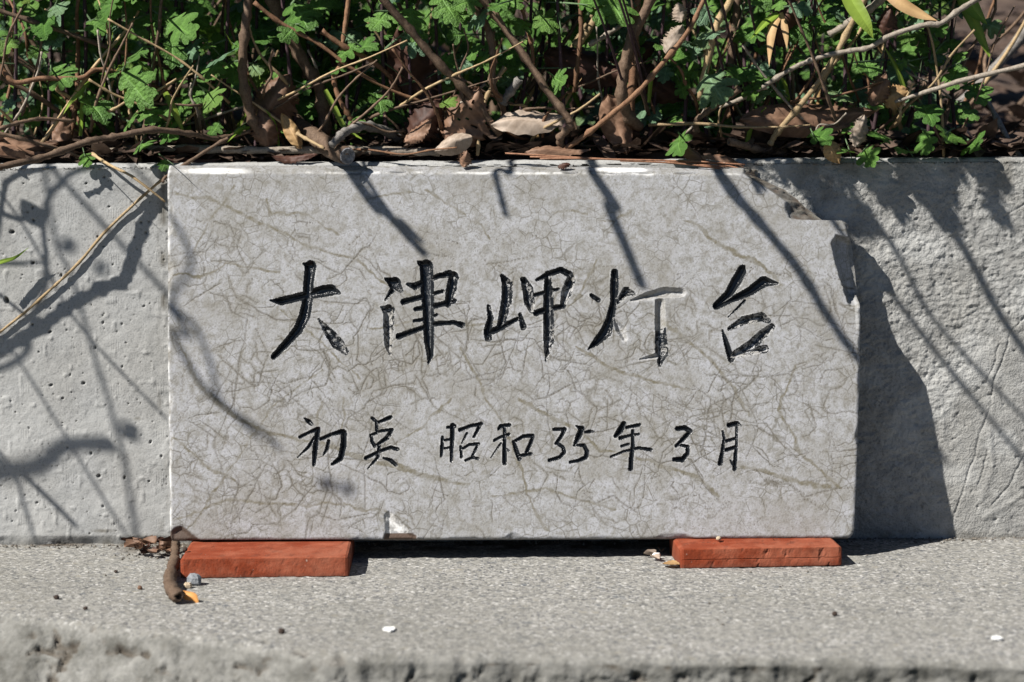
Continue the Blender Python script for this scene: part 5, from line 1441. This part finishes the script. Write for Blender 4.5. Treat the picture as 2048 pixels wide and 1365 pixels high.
# leaf litter on the soil: nobody could count it
def litter():
    rg = np.random.default_rng(3)
    V, Fs, rib = [], [], []
    def one(c, L, W, a, tz, tx):
        ca, sa = math.cos(a), math.sin(a)
        o = len(V)
        for (x, y, zz) in ((-.5, 0, 0), (-.2, .5, .12), (-.2, -.5, .12), (-.15, 0, 0), (.2, .42, .15), (.2, -.42, .15), (.2, 0, .05), (.5, 0, .1)):
            X_, Y_ = x * L, y * W
            V.append((c[0] + X_ * ca - Y_ * sa, c[1] + X_ * sa + Y_ * ca, c[2] + zz * W + X_ * tz + Y_ * tx)); rib.append(0.0)
        for f in ((0, 3, 1), (0, 2, 3), (1, 3, 6, 4), (3, 2, 5, 6), (4, 6, 7), (6, 5, 7)): Fs.append([o + i for i in f])
    for k in range(2600):
        y = 0.05 + 3.2 * rg.random() ** 1.8
        x = rg.uniform(-0.9, 0.9) * (1 + y * 0.5)
        one((x, y, WALL_TOP + 0.012 + 0.20 * max(0, y - 0.45) + rg.uniform(0, 0.014)), rg.uniform(0.03, 0.075), rg.uniform(0.015, 0.035), rg.uniform(0, 6.28), rg.normal(0, 0.35), rg.normal(0, 0.35))
    for k in range(420):
        one((rg.uniform(-0.8, 0.7), rg.uniform(0.02, 0.06), WALL_TOP + 0.004 + rg.uniform(0, 0.012)), rg.uniform(0.02, 0.05), rg.uniform(0.008, 0.02), rg.uniform(0, 6.28), rg.normal(0, 0.3), rg.normal(0, 0.3))
    o = add('leaf_litter', mesh_from('leaf_litter', V, Fs, False, dict(rib=rib)), M['litter'])
    tag(o, 'layer of fallen brown leaves covering the soil of the bed', 'leaf litter', None, 'stuff')
litter()

# ---- dry needles on the plaque top -----------------------------------------
def needle(pts, label):
    P = np.array([atY(x, y, yy) for x, y, yy in pts])
    V, Fs = tube(P, 0.0011, 5, 0, False, int(pts[0][0]), 0.05)
    o = add('dry_needle', mesh_from('dry_needle', V - P[0], Fs), M['needle'], None, P[0])
    tag(o, label, 'needle', 'dry needles on the plaque top')
NL = 'thin reddish dry needle lying along the plaque top edge'
needle([(1010, 307, -.008), (1150, 315, -.012), (1300, 324, -.015), (1455, 334, -.02)], NL)
needle([(1060, 314, -.012), (1220, 319, -.015), (1380, 323, -.015), (1490, 330, -.015)], NL)
needle([(1080, 318, -.014), (1180, 318, -.016), (1290, 322, -.018)], NL)
needle([(1240, 322, -.016), (1350, 327, -.02), (1440, 337, -.024)], NL)
needle([(1330, 325, -.012), (1420, 326, -.012), (1478, 337, -.016)], NL)

# ================================================================== SMALL THINGS ON THE LEDGE
def pebble(px, py, r, mat, label, seed, sq=0.8, z=0.0, name='pebble', cat='pebble'):
    P = atZ(px, py, z)
    rg = np.random.default_rng(seed)
    V, Fs = [], []
    nu, nv = 5, 7
    for i in range(nu + 1):
        th = math.pi * i / nu
        for j in range(nv):
            ph = 2 * math.pi * j / nv
            d = np.array([math.sin(th) * math.cos(ph), math.sin(th) * math.sin(ph), math.cos(th)])
            k = 1 + 0.55 * float(fbm(np.array(d[0] * 1.6 + seed + d[2]), np.array(d[1] * 1.6 + seed - d[2]), seed, 3))
            d = np.sign(d) * np.abs(d) ** 0.8
            V.append(d * k * r * PX * np.array([1, 1, sq]) + np.array([0, 0, r * PX * sq * 0.9]))
    for i in range(nu):
        for j in range(nv):
            a = i * nv + j; b = i * nv + (j + 1) % nv
            Fs.append([a, a + nv, b + nv, b])
    o = add(name, mesh_from(name, V, Fs, r < 7 or mat == 'white'), M[mat], None, P)
    return tag(o, label, cat, 'crumbs and pebbles on the ledge')
pebble(389, 1172, 13, 'pebble_grey', 'grey angular pebble against the brick beside the curved branch', 3, 0.95)
pebble(376, 1178, 8, 'pebble_tan', 'small tan pebble beside the grey angular pebble', 4)
pebble(280, 1180, 5, 'dead', 'tiny reddish-brown crumb near the curved branch', 5)
pebble(113, 1199, 5, 'pebble_dark', 'black round seed on the ledge before the smooth kerb', 6, name='seed', cat='seed')
pebble(171, 1220, 4, 'pebble_dark', 'small black seed near the crumbled ledge edge', 7, name='seed', cat='seed')
pebble(563, 1268, 6, 'pebble_dark', 'dark brown crumb on the blurred ledge edge', 8)
pebble(1669, 1232, 5, 'pebble_dark', 'dark crumb alone on the ledge before the scored brick', 9)
pebble(232, 1146, 3.5, 'pebble_dark', 'tiny dark crumb by the crumpled brown debris', 10)
pebble(1437, 1081, 5, 'pebble_tan', 'tan grit grain on top of the scored brick', 11, z=0.0245)
pebble(370, 1103, 5, 'pebble_dark', 'black seed on top of the brick beside the curved branch', 12, z=0.0245, name='seed', cat='seed')
def flake(px, py, w, d, label, seed):
    P = atZ(px, py, 0.001)
    rg = np.random.default_rng(seed)
    n = 9
    top = [(math.cos(a) * w * PX * rg.uniform(.6, 1.1), math.sin(a) * d * PX * rg.uniform(.6, 1.1), 0.0012 + 0.0012 * rg.random()) for a in np.linspace(0, 6.283, n, endpoint=False)]
    bot = [(x * 0.95, y * 0.95, 0.0) for x, y, z in top]
    V = top + bot + [(0, 0, 0.002)]
    Fs = [[i, (i + 1) % n, 2 * n] for i in range(n)] + [[i, n + i, n + (i + 1) % n, (i + 1) % n] for i in range(n)] + [list(range(2 * n - 1, n - 1, -1))]
    o = add('white_chip', mesh_from('white_chip', V, Fs, False), M['white'], None, P)
    tag(o, label, 'chip', 'white chips on the ledge')
flake(779, 1260, 13, 20, 'white paint chip on the ledge below the plaque', 2)
flake(1994, 1278, 10, 14, 'white chip on the ledge before the rough kerb', 3)

# curved broken branch at the brick's end
def rotten():
    pts = np.array([(352, 1098), (350, 1118), (343, 1140), (340, 1162), (346, 1182), (357, 1194)], float)
    P = atZ(pts[:, 0], pts[:, 1], 0.0095)
    P[0, 2] += 0.006
    V, Fs = tube(P, np.array([7, 8.5, 9.5, 10, 11, 11.5]) * PX, 14, 0.12, True, 5, 0.24)
    V = V + 0.0042 * np.stack([fbm(V[:, 0] * 300, V[:, 2] * 300 + V[:, 1] * 90, 5 + q, 3) for q in range(3)], -1)
    org = P[-1].copy(); org[2] = 0
    o = add('broken_branch', mesh_from('broken_branch', V - org, Fs), M['bark'], None, org)
    tag(o, 'short curved broken branch with a hollow end lying against the brick', 'branch')
rotten()

def ground_leaf(c, ang, L, W, mat, label, seed, curl=0.8, lift=0.004, roll=0.5, twist=0.0, group='dry leaf scraps on the ledge'):
    P = atZ(c[0], c[1], 0.0)
    rg = np.random.default_rng(seed)
    nu, nv = 14, 7
    V = []; rib = []
    for uu in np.linspace(0, 1, nu):
        pr = math.sin(math.pi * uu ** 0.9) ** 0.8 + 0.02
        for vv in np.linspace(-1, 1, nv):
            y = vv * W * 0.5 * pr; x = (uu - 0.5) * L
            z = curl * vv * vv * W * 0.5 * pr + roll * L * (uu - 0.5) ** 2 + twist * vv * (uu - 0.3) * W + rg.uniform(-.02, .02) * W
            V.append((x * PX, y * PX, max(z * PX, -lift * 0.5) + lift)); rib.append(0.7 if abs(vv) < 0.1 else 0)
    o = add('leaf_scrap', mesh_from('leaf_scrap', V, grid_faces(nu, nv), True, dict(rib=rib)), M[mat], None, P)
    o.rotation_euler.z = math.radians(ang)
    return tag(o, label, 'leaf scrap', group)
_yo = atZ(380, 1206, 0.0)[1]
blade([(360, 1186, _yo + .004), (372, 1190, _yo), (384, 1193, _yo - .002), (391, 1200, _yo - .003), (399, 1214, _yo - .004)], 8, 'dead_orange', 'bright orange curled leaf at the hollow end of the broken branch', 'leaf scrap', 'dry leaf scraps on the ledge', 'leaf_scrap', 0.7)
ground_leaf((1342, 1136), -20, 34, 40, 'dead_tan', 'pale tan leaf scrap tucked by the scored brick', 3, .2, .004, .1)
rgs = random.Random(12)
for k in range(34):
    ground_leaf((rgs.uniform(252, 345), rgs.uniform(1097, 1118)), rgs.uniform(0, 360), rgs.uniform(16, 40), rgs.uniform(9, 20), rgs.choice(['dead', 'dead_dark', 'dead']),
                'crumpled brown leaf scrap heaped at the kerb foot by the plaque corner', 10 + k, rgs.uniform(.5, 1.4), rgs.uniform(.003, .012), .6, rgs.uniform(-.8, .8), 'crumpled scraps at the kerb foot')
for k, (x, y, a, L, W, m) in enumerate([(1300, 1117, 20, 26, 14, 'dead_pale'), (1322, 1110, 100, 24, 12, 'dead_pale'), (1310, 1124, -40, 22, 12, 'dead_pale')]):
    ground_leaf((x, y), a, L, W, m, 'shrivelled pale petal scrap round the white bud by the scored brick', 30 + k, 1.2, .004, .6, .5, 'petal scraps by the brick')
pebble(1313, 1120, 8, 'white', 'white round bud among pale petals beside the scored brick', 21, 0.95, name='white_bud', cat='bud')
dead_leaf((930, 318, -.03), 80, 34, 26, 'dead', 'small crumpled leaf crumb standing on the plaque top edge', .3, 1.0, .5, 41, .6)
dead_leaf((1128, 330, -.028), 10, 26, 14, 'dead_dark', 'tiny dark leaf crumb on the plaque top edge', .6, .8, .4, 42, .6)

# grit and crumbs gathered along the joint and strewn on the ledge: nobody could count it
def grit():
    rg = np.random.default_rng(8)
    V, Fs = [], []
    def one(x, y, r):
        o = len(V)
        c = np.array([x, y, r * 0.3])
        pts = [(1, 0, 0), (0, 1, 0), (-1, 0, 0), (0, -1, 0), (0, 0, 0.9), (0, 0, -0.6)]
        for p in pts: V.append(c + np.array(p) * r * rg.uniform(0.6, 1.3))
        for f in ((0, 1, 4), (1, 2, 4), (2, 3, 4), (3, 0, 4), (1, 0, 5), (2, 1, 5), (3, 2, 5), (0, 3, 5)): Fs.append([o + i for i in f])
    for k in range(900):
        one(rg.uniform(-0.66, 0.66), -abs(rg.normal(0, 0.014)) - 0.002, rg.choice([0.0008, 0.0013, 0.002]))
    for k in range(420):
        one(rg.uniform(-0.66, 0.66), -rg.uniform(0.02, 0.5), rg.choice([0.0006, 0.0010, 0.0016], p=[.6, .3, .1]))
    for k in range(160):
        one(rg.normal(-0.415, 0.03), -abs(rg.normal(0.05, 0.03)), rg.choice([0.001, 0.0016, 0.0025]))
    o = add('grit', mesh_from('grit', V, Fs, False), M['grit'])
    tag(o, 'loose grit and crumbs gathered along the kerb foot and strewn over the ledge', 'grit', None, 'stuff')
grit()
